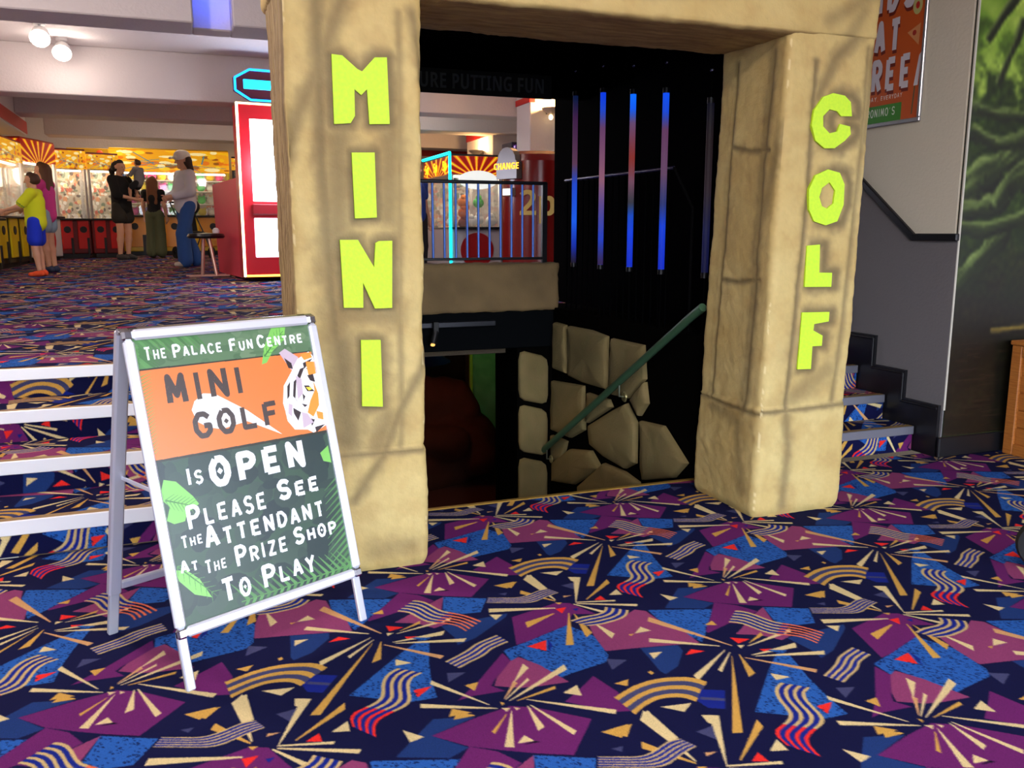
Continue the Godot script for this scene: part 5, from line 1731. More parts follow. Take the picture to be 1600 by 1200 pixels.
func sconce(at: Vector3, turn: float, label: String) -> void:
	var s := thing("wall_lamp", label, "wall lamp", at, turn, "uplighter wall lamps")
	obj("bowl", lathe([Vector2(0.0, -0.07), Vector2(0.03, -0.065), Vector2(0.12, 0.0), Vector2(0.13, 0.02), Vector2(0.12, 0.02), Vector2(0.03, -0.05), Vector2(0.0, -0.05)], Vector3(0, 0, 0.13), Basis.IDENTITY, 18), mat(Color8(190, 176, 160), 0.4, 0.3), s)
	obj("arm", box(Vector3(-0.02, -0.05, 0), Vector3(0.02, -0.01, 0.10), 0.004), mat(Color8(150, 140, 130), 0.4, 0.4), s)
	obj("bulb", ball(Vector3(0, 0.0, 0.13), Vector3(0.05, 0.03, 0.05)), glow(Color(1.0, 0.8, 0.5), 14.0), s)
	obj("drop_bulb", ball(Vector3(0, -0.10, 0.13), Vector3(0.03, 0.035, 0.03)), glow(Color(1.0, 0.85, 0.6), 8.0), s)
	omni(Color(1.0, 0.78, 0.5), 1.3, 0.05, Vector3(0, 0.06, 0.14), s)

func arcade_behind_gate() -> void:
	var white := mat(Color8(214, 206, 204), 0.85, 0, 0.25, 1.5)
	var red := mat(Color8(190, 22, 22), 0.5)
	struct("wall_column_near", box(Vector3(4.49, 0.6, -11.7), Vector3(5.3, 3.55, -11.2), 0.01), white, "white column behind the change machine")
	struct("wall_column_far", box(Vector3(4.95, 0.6, -15.4), Vector3(6.4, 3.55, -14.0), 0.01), white, "white column behind the crane machine")
	struct("trim_14", box(Vector3(4.935, 3.0, -15.41), Vector3(6.42, 3.12, -13.985), 0.004), red, "red band around the far column")
	struct("trim_15", box(Vector3(4.475, 3.12, -11.71), Vector3(4.56, 3.2, -11.185), 0.004), red, "red band on the near column")
	sconce(Vector3(4.74, 3.02, -11.2), 0.0, "uplighter wall lamp on the column behind the change machine")
	sconce(Vector3(4.95, 2.76, -14.5), -PI / 2, "uplighter wall lamp under the red band of the far column")
	# crane machine with cyan light strips
	var t := thing("claw_machine", "claw machine edged in cyan light with a sunburst front", "arcade machine", on_floor(4.16, -12.5) + Vector3(0, 0.0, 0), 0.0)
	cabinet(t, {w = 0.80, d = 1.5, base = 0.62, glass = 1.42, top = 1.68, body = Color8(206, 200, 200), print = 1, inside = 2, disc = Color8(170, 14, 20), disc_r = 0.26, bar = 10.0, light = 3.5, roof = Color8(40, 40, 46)})
	var cy := glow(Color(0.05, 0.85, 0.9), 3.2)
	obj("light_strip", tube([Vector3(-0.415, 0.1, 0.015), Vector3(-0.415, 1.72, 0.015)], 0.022, 8), cy, t)
	obj("light_strip", tube([Vector3(-0.415, 1.72, 0.015), Vector3(-0.415, 1.72, -1.5)], 0.022, 8), cy, t)
	for i in 3:
		words("price_sign", "5p", 0.14, glow(Color(1.0, 0.75, 0.1), 1.6), Vector3(-0.42, 1.55, -0.25 - 0.5 * i), Basis(Vector3.UP, -PI / 2), t)
	obj("arch_sign", lathe([Vector2(0, 0), Vector2(0.3, 0), Vector2(0.3, 0.03), Vector2(0, 0.03)], Vector3(0.02, 1.34, 0.0), Basis(Vector3.RIGHT, PI / 2).scaled(Vector3(1, 0.45, 1)), 24), glow(Color(0.9, 0.92, 0.9), 0.9), t)
	var k := 0
	for p in [[-0.14, 0.95, Color8(236, 130, 40), "orange"], [-0.14, 0.80, Color8(226, 110, 30), "orange"], [-0.14, 0.65, Color8(150, 60, 30), "brown"], [0.1, 0.95, Color8(70, 180, 70), "green"], [0.1, 0.70, Color8(240, 240, 238), "white"], [-0.32, 0.66, Color8(240, 238, 230), "white"], [0.30, 0.68, Color8(238, 236, 230), "white"], [-0.02, 0.66, Color8(244, 242, 238), "white"]]:
		var col: String = p[3]
		var s := thing("soft_toy", "%s soft toy inside the claw machine with cyan light strips" % col, "soft toy", t.position + Vector3(p[0], p[1] + 0.065, -0.22), 0.0, "%s soft toys in the claw machine" % col)
		obj("body", ball(Vector3.ZERO, Vector3(0.09, 0.078, 0.07), Basis.IDENTITY, 6, 8), mat(p[2], 0.9), s)
		obj("head", ball(Vector3(0, 0.075, 0.02), Vector3(0.05, 0.045, 0.045), Basis.IDENTITY, 5, 7), mat(p[2], 0.9), s)
		k += 1
	# purple video machine
	var v := thing("video_cabinet", "slim video machine with purple screens between the claw and change machines", "arcade machine", on_floor(4.62, -11.88), 0.0)
	obj("body", box(Vector3(-0.14, 0.0, -0.4), Vector3(0.14, 1.86, 0), 0.01), mat(Color8(34, 16, 40), 0.4), v)
	var st := begin()
	picture_quad(st, Vector3(-0.12, 1.82, 0.004), Vector3(0.12, 1.82, 0.004), Vector3(0.12, 1.42, 0.004), Vector3(-0.12, 1.42, 0.004), Vector3.BACK)
	obj("upper_screen", st, lit_print(4), v)
	st = begin()
	picture_quad(st, Vector3(-0.12, 1.36, 0.004), Vector3(0.12, 1.36, 0.004), Vector3(0.12, 0.98, 0.004), Vector3(-0.12, 0.98, 0.004), Vector3.BACK)
	obj("lower_screen", st, lit_print(4), v)
	obj("control_panel", box(Vector3(-0.14, 0.84, 0), Vector3(0.14, 0.9, 0.16), 0.008), mat(Color8(20, 18, 22), 0.4), v)
	# change machine
	var c := thing("change_machine", "big round dark red change machine with gold price figures", "change machine", on_floor(4.30, -10.55), -0.35)
	var cr := mat(Color8(120, 14, 12), 0.22)
	obj("drum", lathe([Vector2(0, 0.02), Vector2(0.44, 0.02), Vector2(0.44, 1.5), Vector2(0.42, 1.58), Vector2(0.36, 1.62), Vector2(0, 1.63)], Vector3.ZERO, Basis.IDENTITY, 32), cr, c)
	var arch := PackedVector2Array([Vector2(-0.17, 0.0), Vector2(0.17, 0.0), Vector2(0.17, 0.2)])
	for i in 9:
		arch.append(Vector2(cos(PI * i / 8) * 0.15, 0.22 + sin(PI * i / 8) * 0.16))
	arch.append(Vector2(-0.17, 0.2))
	var bb := Basis(Vector3.UP, -0.75)
	obj("sign_box", prism(arch, 0.1, Transform3D(bb, Vector3(-0.30, 1.28, 0.30))), mat(Color8(92, 88, 88), 0.3, 0.3), c)
	words("change_sign", "CHANGE", 0.075, glow(Color(1.0, 0.7, 0.1), 2.2), Vector3(-0.30, 1.43, 0.30) + bb * Vector3(0, 0, 0.104), bb, c)
	obj("note_slot", cbox(Vector3(-0.30, 1.12, 0.30) + bb * Vector3(0, 0, 0.05), Vector3(0.16, 0.10, 0.08), bb, 0.01), mat(Color8(190, 180, 160), 0.3, 0.6), c)
	words("price_figures", "2p", 0.30, mat(Color8(214, 180, 96), 0.4, 0.3), Vector3(0.02, 0.98, 0.45), Basis.IDENTITY, c)

# ------------------------------------------------------------------ the golf room below
func lower_room() -> void:
	var black := mat(Color8(22, 22, 24), 0.7)
	var render := mat(Color8(104, 90, 72), 0.95, 0, 0.4, 2.0)
	struct("floor_golf", box(Vector3(-1, -2.1, -15), Vector3(7, -1.98, -4.3)), mat(Color8(110, 62, 48), 0.95), "carpet of the golf room downstairs")
	struct("wall_golf_back", box(Vector3(-1, -2.1, -15.2), Vector3(7, 0.5, -15)), render, "plastered back wall of the golf room")
	struct("wall_golf_left", box(Vector3(-1.2, -2.1, -15.2), Vector3(-1, 0.5, -6.6)), render, "plastered left wall of the golf room")
	struct("wall_golf_right", box(Vector3(7, -2.1, -15.2), Vector3(7.2, 0.5, -6.6)), render, "plastered right wall of the golf room")
	struct("wall_golf_front", box(Vector3(3.1, -2.1, -6.75), Vector3(7.2, 0.5, -6.6)), render, "plastered front wall of the golf room")
	struct("wall_golf_front_left", box(Vector3(-1.2, -2.1, -6.75), Vector3(0.93, 0.5, -6.6)), render, "plastered front wall of the golf room left of the stairs")
	struct("ceiling_golf", box(Vector3(-1.2, 0.44, -15.2), Vector3(7.2, 0.51, -6.5)), render, "plastered ceiling of the golf room")
	var rock := func(p: Vector3, _n: Vector3) -> Color:
		return lin(120, 62, 40).lerp(lin(84, 50, 36), 0.5 + 0.5 * noise.get_noise_3dv(p * 3.0))
	tag(obj("rock_mound", blob([[Vector3(2.7, -1.7, -11.2), Vector3(3.5, -1.5, -11.2), 0.6, 0.5], [Vector3(2.9, -1.0, -11.3), Vector3(3.25, -0.85, -11.3), 0.36, 0.30], [Vector3(2.75, -0.75, -11.2), Vector3(2.95, -0.7, -11.3), 0.22, 0.2], [Vector3(3.45, -0.75, -11.2), Vector3(3.5, -1.0, -11.1), 0.16, 0.22], [Vector3(2.9, -1.3, -10.75), Vector3(3.2, -1.35, -10.7), 0.2, 0.24], [Vector3(3.45, -1.3, -10.9), Vector3(3.6, -1.6, -10.8), 0.2, 0.26]], 0.06, 0.05, rock), painted(0.9)), "red-brown rock mound in the golf room below the parapet", "rock")
	var green := func(p: Vector3, _n: Vector3) -> Color:
		return lin(112, 108, 94).lerp(lin(146, 140, 122), 0.5 + 0.5 * noise.get_noise_3dv(p * 4.0))
	tag(obj("stone_pillar", rough_box(Vector3(3.88, -1.98, -12.3), Vector3(4.32, 0.43, -11.9), 0.06, 0.03, 0.02, green), painted(0.9)), "green-lit stone pillar standing in the golf room", "pillar")
	tag(obj("yellow_post", tube([Vector3(3.84, -1.98, -11.86), Vector3(3.84, 0.43, -11.86)], 0.03, 8), mat(Color8(190, 140, 50), 0.6)), "thin yellow post beside the green-lit stone pillar", "post")
	tag(obj("golf_ball", ball(Vector3(3.58, -1.93, -12.3), Vector3.ONE * 0.05), mat(Color8(220, 190, 90), 0.4)), "yellow ball on the dark floor of the golf room", "ball")
	for i in 2:
		var p: Vector3 = [Vector3(4.12, -1.08, -10.9), Vector3(4.06, -1.24, -10.7)][i]
		var f := thing("yellow_leaf_plant", ["upper yellow leaf beside the green-lit stone pillar", "lower yellow leaf beside the green-lit stone pillar"][i], "plant", p)
		obj("leaf", ball(Vector3.ZERO, Vector3(0.16, 0.02, 0.07), Basis(Vector3.BACK, -0.25 if i == 0 else 0.1), 5, 10), mat(Color8(196, 160, 40), 0.6), f)
		obj("stalk", tube([Vector3(0, 0, 0), Vector3(0.04, -0.5, -0.05), Vector3(0.05, -1.98 - p.y, -0.05)], 0.012, 6), mat(Color8(60, 60, 26), 0.8), f)
	var bs := thing("blue_canopy", "blue canopy over the rock mound in the golf room", "canopy", Vector3(3.0, -0.46, -12.2))
	obj("cloth", lathe([Vector2(0.62, 0.0), Vector2(0.4, 0.12), Vector2(0.12, 0.32), Vector2(0.0, 0.36)], Vector3.ZERO, Basis.IDENTITY, 14), mat(Color8(24, 30, 110), 0.7), bs)
	obj("pole", tube([Vector3(0, -1.52, 0), Vector3(0, 0.35, 0)], 0.025, 8), black, bs)
	var l1 := thing("golf_spotlight", "small green spotlight under the ceiling of the golf room", "spotlight", Vector3(4.0, 0.40, -10.6))
	obj("housing", tube([Vector3(0, 0.03, 0), Vector3(0.01, -0.08, -0.04)], 0.03, 8), black, l1)
	spot(Color(0.45, 1.0, 0.5), 0.35, 0.03, Vector3(0.015, -0.11, -0.05), Vector3(0.1, -0.9, -1.4), 40.0, l1)
	var l2 := thing("golf_lantern", "small amber lantern under the ceiling of the golf room", "lantern", Vector3(2.7, 0.40, -9.8))
	obj("shade", lathe([Vector2(0.06, -0.1), Vector2(0.05, -0.02), Vector2(0.0, 0.03)], Vector3.ZERO, Basis.IDENTITY, 12), black, l2)
	obj("bulb", ball(Vector3(0, -0.08, 0), Vector3.ONE * 0.03), glow(Color(1.0, 0.6, 0.25), 1.5), l2)
	omni(Color(1.0, 0.55, 0.25), 0.12, 0.05, Vector3(0, -0.14, 0), l2)

# ------------------------------------------------------------------ people
# bones: [from, to, radius at from, radius at to]; joined by a smooth minimum and meshed as surface nets
func blob(bones: Array, cell: float, k: float, colours = null, into: SurfaceTool = null) -> SurfaceTool:
	var lo := Vector3.INF
	var hi := -Vector3.INF
	for b in bones:
		var r: float = maxf(b[2], b[3]) + k + cell * 2.0
		lo = lo.min(b[0].min(b[1]) - Vector3.ONE * r)
		hi = hi.max(b[0].max(b[1]) + Vector3.ONE * r)
	var nx := int((hi.x - lo.x) / cell) + 2
	var ny := int((hi.y - lo.y) / cell) + 2
	var nz := int((hi.z - lo.z) / cell) + 2
	var f := PackedFloat32Array()
	f.resize(nx * ny * nz)
	f.fill(1000.0)
	for b in bones:
		var a: Vector3 = b[0]
		var d: Vector3 = b[1] - a
		var dd := maxf(d.length_squared(), 1e-8)
		var r: float = maxf(b[2], b[3]) + k + cell * 1.5
		var p0: Vector3 = (a.min(b[1]) - Vector3.ONE * r - lo) / cell
		var p1: Vector3 = (a.max(b[1]) + Vector3.ONE * r - lo) / cell
		for z in range(maxi(0, int(p0.z)), mini(nz - 1, int(p1.z) + 1) + 1):
			for y in range(maxi(0, int(p0.y)), mini(ny - 1, int(p1.y) + 1) + 1):
				for x in range(maxi(0, int(p0.x)), mini(nx - 1, int(p1.x) + 1) + 1):
					var p := lo + Vector3(x, y, z) * cell - a
					var t := clampf(p.dot(d) / dd, 0.0, 1.0)
					var v: float = (p - d * t).length() - lerpf(b[2], b[3], t)
					var i := (z * ny + y) * nx + x
					var o := f[i]
					var h := maxf(k - absf(o - v), 0.0) / k
					f[i] = minf(o, v) - h * h * k * 0.25
	var st := into if into != null else begin()
	var vid := {}
	var pos := PackedVector3Array()
	var offs := [0, 1, nx, nx + 1, nx * ny, nx * ny + 1, nx * ny + nx, nx * ny + nx + 1]
	var edges := [[0, 1], [2, 3], [4, 5], [6, 7], [0, 2], [1, 3], [4, 6], [5, 7], [0, 4], [1, 5], [2, 6], [3, 7]]
	for z in nz - 1:
		for y in ny - 1:
			for x in nx - 1:
				var i := (z * ny + y) * nx + x
				var s := 0
				for q in 8:
					if f[i + offs[q]] < 0.0:
						s += 1
				if s == 0 or s == 8:
					continue
				var sum := Vector3.ZERO
				var c := 0
				for e in edges:
					var va := f[i + offs[e[0]]]
					var vb := f[i + offs[e[1]]]
					if (va < 0.0) != (vb < 0.0):
						var t := va / (va - vb)
						var pa := Vector3(e[0] & 1, (e[0] >> 1) & 1, e[0] >> 2)
						var pb := Vector3(e[1] & 1, (e[1] >> 1) & 1, e[1] >> 2)
						sum += pa.lerp(pb, t)
						c += 1
				vid[i] = pos.size()
				pos.append(lo + (Vector3(x, y, z) + sum / c) * cell)
	# gradient normals
	var nor := PackedVector3Array()
	nor.resize(pos.size())
	for i in vid:
		var z: int = i / (nx * ny)
		var y: int = (i / nx) % ny
		var x: int = i % nx
		var n := Vector3.ZERO
		for q in 8:
			n += Vector3(1 if q & 1 else -1, 1 if q & 2 else -1, 1 if q & 4 else -1) * f[i + offs[q]]
		nor[vid[i]] = n.normalized()
	for i in vid:
		var s0 := f[i] < 0.0
		for ax in 3:
			var step: int = [1, nx, nx * ny][ax]
			var s1 := f[i + step] < 0.0
			if s0 == s1:
				continue
			var u: int = [nx, nx * ny, 1][ax]
			var v: int = [nx * ny, 1, nx][ax]
			if not (vid.has(i - u) and vid.has(i - v) and vid.has(i - u - v)):
				continue
			var ids := [vid[i], vid[i - u], vid[i - u - v], vid[i - v]]
			for t in [[0, 1, 2], [0, 2, 3]]:
				var a: Vector3 = pos[ids[t[0]]]
				var b: Vector3 = pos[ids[t[1]]]
				var c: Vector3 = pos[ids[t[2]]]
				var o: Array = t
				if (c - a).cross(b - a).dot(nor[ids[t[0]]]) < 0.0:
					o = [t[0], t[2], t[1]]
				for w in o:
					st.set_normal(nor[ids[w]])
					if colours != null:
						st.set_color(colours.call(pos[ids[w]], nor[ids[w]]))
					st.add_vertex(pos[ids[w]])
	return st

func hand(st: SurfaceTool, wrist: Vector3, dir: Vector3, palm_n: Vector3, s: float) -> void:
	var x := dir.normalized()
	var side := x.cross(palm_n).normalized()
	var n := side.cross(x).normalized()
	var bones := [[wrist - x * 0.02 * s, wrist + x * 0.07 * s, 0.026 * s, 0.03 * s], [wrist + x * 0.03 * s + side * 0.02 * s, wrist + x * 0.08 * s + side * 0.025 * s, 0.018 * s, 0.014 * s], [wrist + x * 0.03 * s - side * 0.02 * s, wrist + x * 0.075 * s - side * 0.028 * s, 0.018 * s, 0.013 * s]]
	for i in 4:
		var o := side * (0.030 - 0.020 * i) * s
		var l: float = [0.070, 0.080, 0.074, 0.058][i] * s
		var k := wrist + x * 0.085 * s + o
		var m := k + x * l * 0.5 + n * 0.012 * s
		bones.append([k, m, 0.0095 * s, 0.009 * s])
		bones.append([m, m + x * l * 0.42 + n * 0.026 * s, 0.009 * s, 0.0075 * s])
	var tb := wrist + x * 0.03 * s + side * 0.03 * s
	bones.append([tb, tb + (x + side).normalized() * 0.04 * s, 0.013 * s, 0.011 * s])
	bones.append([tb + (x + side).normalized() * 0.04 * s, tb + (x * 1.6 + side).normalized() * 0.075 * s, 0.011 * s, 0.008 * s])
	blob(bones, 0.007 * s, 0.008, null, st)

# pose in a person 1.7 m tall who faces +z; x to the person's left.  J overrides joints
func person(label: String, at: Vector3, turn: float, h: float, J: Dictionary, skin: Color) -> Dictionary:
	var t := thing("person", label, "person", at, turn)
	var s := h / 1.7
	var j := {head = Vector3(0, 1.585, 0.01), neck = Vector3(0, 1.43, -0.01), chest = Vector3(0, 1.26, 0), waist = Vector3(0, 1.08, 0), hip = Vector3(0, 0.95, 0),
		shl = Vector3(0.175, 1.385, -0.01), shr = Vector3(-0.175, 1.385, -0.01), ell = Vector3(0.22, 1.11, -0.02), elr = Vector3(-0.22, 1.11, -0.02), wrl = Vector3(0.23, 0.87, 0.06), wrr = Vector3(-0.23, 0.87, 0.06),
		hl = Vector3(0.09, 0.92, 0), hr = Vector3(-0.09, 0.92, 0), kl = Vector3(0.10, 0.50, 0.02), kr = Vector3(-0.10, 0.50, 0.02), al = Vector3(0.10, 0.085, -0.02), ar = Vector3(-0.10, 0.085, -0.02)}
	for k in J:
		j[k] = J[k]
	for k in j:
		j[k] = j[k] * s
	var st := begin()
	var B := [[j.hip, j.waist, 0.125 * s, 0.11 * s], [j.waist, j.chest, 0.11 * s, 0.13 * s], [j.chest, (j.chest + j.neck) * 0.5, 0.13 * s, 0.09 * s], [j.neck - Vector3(0, 0.05 * s, 0), j.head, 0.052 * s, 0.05 * s],
		[j.shl, j.shr, 0.062 * s, 0.062 * s], [j.shl, j.ell, 0.052 * s, 0.041 * s], [j.shr, j.elr, 0.052 * s, 0.041 * s], [j.ell, j.wrl, 0.04 * s, 0.027 * s], [j.elr, j.wrr, 0.04 * s, 0.027 * s],
		[j.hl, j.kl, 0.085 * s, 0.057 * s], [j.hr, j.kr, 0.085 * s, 0.057 * s], [j.kl, j.kl.lerp(j.al, 0.35), 0.055 * s, 0.056 * s], [j.kr, j.kr.lerp(j.ar, 0.35), 0.055 * s, 0.056 * s], [j.kl.lerp(j.al, 0.35), j.al, 0.056 * s, 0.036 * s], [j.kr.lerp(j.ar, 0.35), j.ar, 0.056 * s, 0.036 * s]]
	for a in [j.al, j.ar]:
		B.append([a - Vector3(0, 0.04 * s, 0.02 * s), a + Vector3(0, -0.052 * s, 0.15 * s), 0.036 * s, 0.028 * s])
	blob(B, 0.022 * s, 0.03 * s, null, st)
	# head: skull, jaw, nose, ears
	var H: Vector3 = j.head
	blob([[H + Vector3(0, 0.035, -0.02) * s, H + Vector3(0, 0.03, 0.02) * s, 0.088 * s, 0.082 * s], [H + Vector3(0, -0.04, 0.025) * s, H + Vector3(0, -0.075, 0.05) * s, 0.062 * s, 0.036 * s], [H + Vector3(0, 0.015, 0.09) * s, H + Vector3(0, -0.02, 0.112) * s, 0.012 * s, 0.016 * s], [H + Vector3(0.088, 0.0, -0.005) * s, H + Vector3(0.090, 0.035, -0.01) * s, 0.014 * s, 0.016 * s], [H + Vector3(-0.088, 0.0, -0.005) * s, H + Vector3(-0.090, 0.035, -0.01) * s, 0.014 * s, 0.016 * s], [H, H - Vector3(0, 0.1, 0.02) * s, 0.05 * s, 0.05 * s]], 0.012 * s, 0.022 * s, null, st)
	hand(st, j.wrl, (j.wrl - j.ell), Vector3(-1, 0, 0.3), s)
	hand(st, j.wrr, (j.wrr - j.elr), Vector3(1, 0, 0.3), s)
	var body := obj("body", st, mat(skin, 0.6), t)
	for e in [-1.0, 1.0]:
		obj("eye", ball(H + Vector3(e * 0.032, 0.018, 0.092) * s, Vector3(0.012, 0.008, 0.006) * s, Basis.IDENTITY, 4, 6), mat(Color8(40, 30, 26), 0.3), body)
	obj("mouth", ball(H + Vector3(0, -0.058, 0.085) * s, Vector3(0.022, 0.005, 0.006) * s, Basis.IDENTITY, 4, 6), mat(Color8(150, 80, 74), 0.6), body)
	j["t"] = t
	j["s"] = s
	return j

func top_wear(j: Dictionary, called: String, c: Color, sleeve: float, length: float, loose := 0.03) -> void:
	var s: float = j.s
	var g := loose * s
	var B := [[j.hip.lerp(j.waist, 1.0 - length), j.waist, 0.118 * s + g, 0.108 * s + g], [j.waist, j.chest, 0.108 * s + g, 0.128 * s + g * 0.7], [j.chest, (j.chest + j.neck) * 0.5, 0.128 * s + g * 0.5, 0.09 * s + g * 0.4], [j.shl, j.shr, 0.066 * s + g * 0.3, 0.066 * s + g * 0.3]]
	for q in [[j.shl, j.ell, j.wrl], [j.shr, j.elr, j.wrr]]:
		if sleeve > 0.0:
			B.append([q[0], q[0].lerp(q[1], minf(sleeve, 1.0)), 0.058 * s + g * 0.4, 0.05 * s + g * 0.6])
		if sleeve > 1.0:
			B.append([q[1], q[1].lerp(q[2], sleeve - 1.0), 0.05 * s + g * 0.5, 0.036 * s + g * 0.5])
	obj(called, blob(B, 0.02 * s, 0.03 * s), mat(c, 0.9), j.t)

func leg_wear(j: Dictionary, called: String, c: Color, length: float, flare := 0.02) -> void:
	var s: float = j.s
	var g := 0.02 * s
	var B := [[j.hip, j.waist.lerp(j.hip, 0.4), 0.128 * s + g * 0.6, 0.118 * s + g * 0.6]]
	for q in [[j.hl, j.kl, j.al], [j.hr, j.kr, j.ar]]:
		B.append([q[0], q[0].lerp(q[1], minf(length, 1.0)), 0.088 * s + g, lerpf(0.088, 0.062, minf(length, 1.0)) * s + g + flare * s * (1.0 if length <= 1.0 else 0.4)])
		if length > 1.0:
			B.append([q[1], q[1].lerp(q[2], length - 1.0), 0.062 * s + g + flare * s * 0.4, 0.048 * s + g + flare * s])
	obj(called, blob(B, 0.02 * s, 0.02 * s), mat(c, 0.9), j.t)

func shoes(j: Dictionary, c: Color) -> void:
	var s: float = j.s
	for a in [j.al, j.ar]:
		obj("shoe", blob([[a + Vector3(0, -0.035, -0.03) * s, a + Vector3(0, -0.045, 0.15) * s, 0.046 * s, 0.036 * s], [a + Vector3(0, -0.01, -0.01) * s, a + Vector3(0, -0.03, 0.06) * s, 0.045 * s, 0.04 * s]], 0.014 * s, 0.02 * s), mat(c, 0.7), j.t)

func hair(j: Dictionary, c: Color, length: float, tail := false) -> void:
	var s: float = j.s
	var H: Vector3 = j.head
	var B := [[H + Vector3(0, 0.05, -0.035) * s, H + Vector3(0, 0.088, 0.012) * s, 0.092 * s, 0.066 * s], [H + Vector3(0.04, 0.02, -0.05) * s, H + Vector3(-0.04, 0.02, -0.05) * s, 0.075 * s, 0.075 * s]]
	if length > 0.0 and not tail:
		for x in [-0.06, 0.0, 0.06]:
			B.append([H + Vector3(x, 0.0, -0.06) * s, H + Vector3(x * 1.2, -length, -0.10) * s, 0.06 * s, 0.04 * s])
	if tail:
		B.append([H + Vector3(0, 0.06, -0.11) * s, H + Vector3(0, -0.04, -0.17) * s, 0.035 * s, 0.045 * s])
		B.append([H + Vector3(0, -0.04, -0.17) * s, H + Vector3(0, -length, -0.15) * s, 0.045 * s, 0.02 * s])
	obj("hair", blob(B, 0.014 * s, 0.03 * s), mat(c, 0.7), j.t)

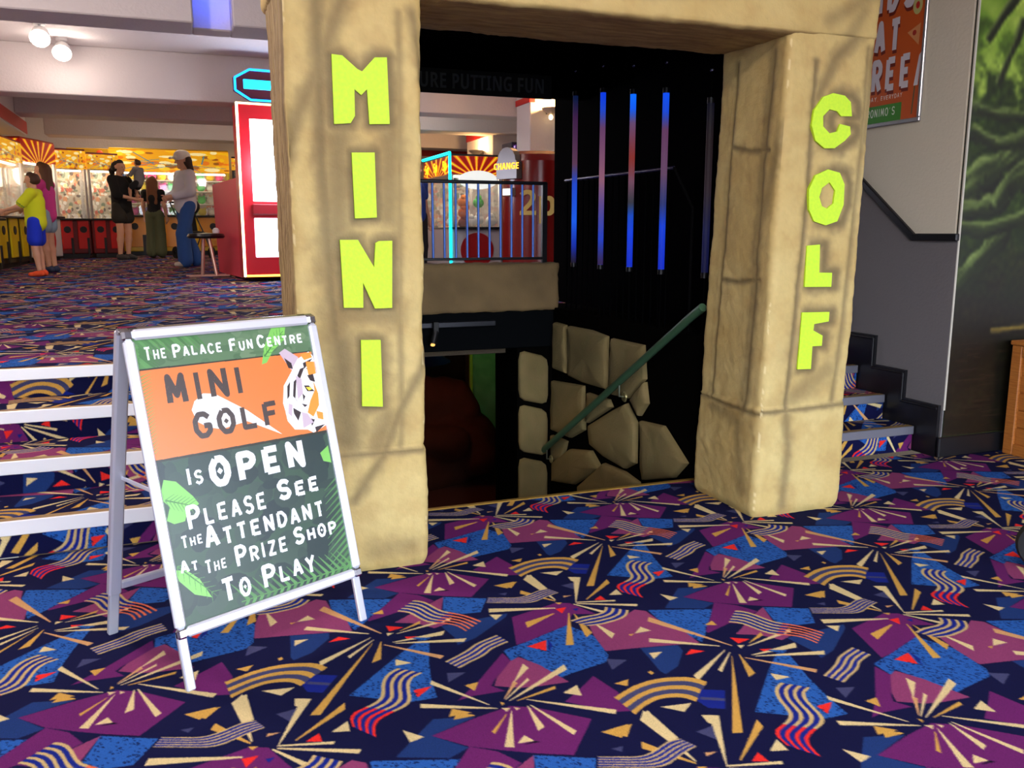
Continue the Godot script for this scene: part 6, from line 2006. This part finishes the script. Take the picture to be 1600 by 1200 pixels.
func people() -> void:
	var skin := Color8(214, 160, 128)
	# boy at the yellow coin pusher: faces the machine (-x)
	var a := person("boy in a yellow football shirt and blue shorts at the yellow coin pusher", on_floor(-1.74, -12.8), -PI / 2 - 0.15, 1.30, {ell = Vector3(0.22, 1.16, 0.18), wrl = Vector3(0.16, 1.10, 0.42), elr = Vector3(-0.22, 1.16, 0.2), wrr = Vector3(-0.14, 1.08, 0.44)}, skin)
	top_wear(a, "football_shirt", Color8(216, 226, 30), 0.75, 1.35, 0.05)
	leg_wear(a, "shorts", Color8(20, 50, 200), 0.72, 0.03)
	shoes(a, Color8(240, 84, 30))
	hair(a, Color8(70, 46, 30), 0.0)
	obj("green_collar", tube([a.neck + Vector3(0.07, -0.03, 0.02) * a.s, a.neck + Vector3(0, -0.045, 0.075) * a.s, a.neck + Vector3(-0.07, -0.03, 0.02) * a.s, a.neck + Vector3(0, -0.01, -0.07) * a.s], 0.014, 6), mat(Color8(20, 130, 70), 0.8), a.t)
	for q in [[a.shl, a.ell], [a.shr, a.elr]]:
		obj("green_cuff", tube([q[0].lerp(q[1], 0.7), q[0].lerp(q[1], 0.86)], 0.058 * a.s + 0.014, 12), mat(Color8(20, 130, 70), 0.8), a.t)
	# girl behind him
	var b := person("girl with long brown hair and a pink top standing behind the boy", on_floor(-1.70, -13.5), -PI / 2 - 0.3, 1.46, {ell = Vector3(0.21, 1.14, 0.10), wrl = Vector3(0.14, 1.02, 0.28), elr = Vector3(-0.21, 1.14, 0.10), wrr = Vector3(-0.14, 1.02, 0.28)}, skin)
	top_wear(b, "pink_top", Color8(214, 66, 150), 0.6, 1.2, 0.035)
	leg_wear(b, "denim_shorts", Color8(150, 176, 196), 0.45, 0.02)
	shoes(b, Color8(40, 50, 80))
	hair(b, Color8(96, 62, 40), 0.36)
	# mother with a toddler on her arm
	var c := person("woman in a black top and dark shorts with a ponytail holding a toddler", on_floor(-0.92, -16.6), 0.9, 1.66, {ell = Vector3(0.22, 1.14, 0.12), wrl = Vector3(0.06, 1.12, 0.30), elr = Vector3(-0.22, 1.12, 0.10), wrr = Vector3(-0.04, 1.06, 0.30)}, skin)
	top_wear(c, "black_top", Color8(14, 13, 15), 1.2, 1.05, 0.05)
	leg_wear(c, "shorts", Color8(40, 36, 30), 0.42, 0.03)
	shoes(c, Color8(60, 56, 54))
	hair(c, Color8(26, 18, 15), 0.22, true)
	var d := person("toddler in a grey top carried by the woman in black", on_floor(-0.92, -16.6) + Vector3(0.30, 0.86, 0.14), -2.2, 0.82, {kl = Vector3(0.16, 0.72, 0.26), kr = Vector3(-0.16, 0.72, 0.26), al = Vector3(0.2, 0.36, 0.22), ar = Vector3(-0.2, 0.36, 0.22), ell = Vector3(0.22, 1.2, 0.14), wrl = Vector3(0.1, 1.2, 0.34)}, skin)
	top_wear(d, "grey_top", Color8(120, 118, 122), 1.5, 1.2, 0.04)
	leg_wear(d, "shorts", Color8(30, 28, 32), 0.6, 0.03)
	hair(d, Color8(84, 56, 36), 0.0)
	# girl looking at the prizes
	var e := person("girl with long hair, black top and olive trousers facing the plush prizes", on_floor(-0.42, -17.15), PI - 0.3, 1.42, {}, skin)
	top_wear(e, "black_top", Color8(16, 14, 16), 0.5, 0.9, 0.02)
	leg_wear(e, "olive_trousers", Color8(88, 92, 62), 1.9, 0.05)
	shoes(e, Color8(30, 28, 28))
	hair(e, Color8(112, 68, 38), 0.42)
	# woman in a cap walking past
	var g := person("woman in a white cap, pale sweatshirt and blue jeans walking", on_floor(0.10, -14.5), -1.15, 1.70, {ell = Vector3(0.24, 1.13, 0.02), wrl = Vector3(0.12, 1.06, 0.24), elr = Vector3(-0.24, 1.12, 0.02), wrr = Vector3(-0.10, 1.04, 0.24), kl = Vector3(0.10, 0.50, 0.12), al = Vector3(0.10, 0.085, 0.10), kr = Vector3(-0.10, 0.50, -0.02), ar = Vector3(-0.10, 0.085, -0.16)}, skin)
	top_wear(g, "sweatshirt", Color8(206, 204, 210), 1.85, 1.05, 0.05)
	leg_wear(g, "jeans", Color8(44, 84, 146), 1.95, 0.045)
	shoes(g, Color8(196, 180, 160))
	hair(g, Color8(60, 38, 28), 0.12)
	obj("cap", blob([[g.head + Vector3(0, 0.075, -0.03), g.head + Vector3(0, 0.08, 0.03), 0.10, 0.095], [g.head + Vector3(0.04, 0.055, 0.12), g.head + Vector3(-0.04, 0.055, 0.12), 0.014, 0.014], [g.head + Vector3(0.03, 0.045, 0.19), g.head + Vector3(-0.03, 0.045, 0.19), 0.012, 0.012], [g.head + Vector3(0, 0.06, 0.1), g.head + Vector3(0, 0.045, 0.19), 0.014, 0.012]], 0.013, 0.03), mat(Color8(226, 222, 214), 0.85), g.t)
	# half hidden person beyond the railing
	var k := person("person in a blue top with dark hair half hidden behind the gate pillar", on_floor(2.84, -11.0), 0.6, 1.5, {}, skin)
	top_wear(k, "blue_top", Color8(24, 60, 150), 0.6, 1.0, 0.03)
	leg_wear(k, "dark_trousers", Color8(26, 24, 30), 1.9, 0.02)
	shoes(k, Color8(30, 28, 28))
	hair(k, Color8(30, 22, 18), 0.1)
	# folded pushchair between the girl and the woman in the cap
	var p := thing("pushchair", "black pushchair standing before the big yellow machine", "pushchair", on_floor(0.2, -16.7), 0.5)
	var bk := mat(Color8(16, 15, 18), 0.8)
	obj("seat", cbox(Vector3(0, 0.46, 0), Vector3(0.34, 0.05, 0.34), Basis(Vector3.RIGHT, 0.1), 0.02), bk, p)
	obj("backrest", cbox(Vector3(0, 0.70, -0.18), Vector3(0.34, 0.5, 0.05), Basis(Vector3.RIGHT, -0.25), 0.02), bk, p)
	obj("hood", ball(Vector3(0, 0.92, -0.1), Vector3(0.2, 0.16, 0.22), Basis.IDENTITY, 7, 10), bk, p)
	for x in [-1.0, 1.0]:
		obj("frame_tube", tube([Vector3(0.19 * x, 0.12, 0.28), Vector3(0.19 * x, 0.5, 0.02), Vector3(0.19 * x, 1.0, -0.38)], 0.012, 6), mat(Color8(90, 90, 94), 0.3, 0.7), p)
		obj("frame_tube", tube([Vector3(0.19 * x, 0.12, -0.28), Vector3(0.19 * x, 0.5, 0.02)], 0.012, 6), mat(Color8(90, 90, 94), 0.3, 0.7), p)
		for z in [-0.28, 0.28]:
			obj("wheel", lathe([Vector2(0.04, -0.02), Vector2(0.10, -0.02), Vector2(0.11, 0), Vector2(0.10, 0.02), Vector2(0.04, 0.02)], Vector3(0.19 * x, 0.11, z), Basis(Vector3.BACK, PI / 2), 16), bk, p)
	obj("handle", tube([Vector3(-0.19, 1.0, -0.38), Vector3(0.19, 1.0, -0.38)], 0.016, 8), bk, p)
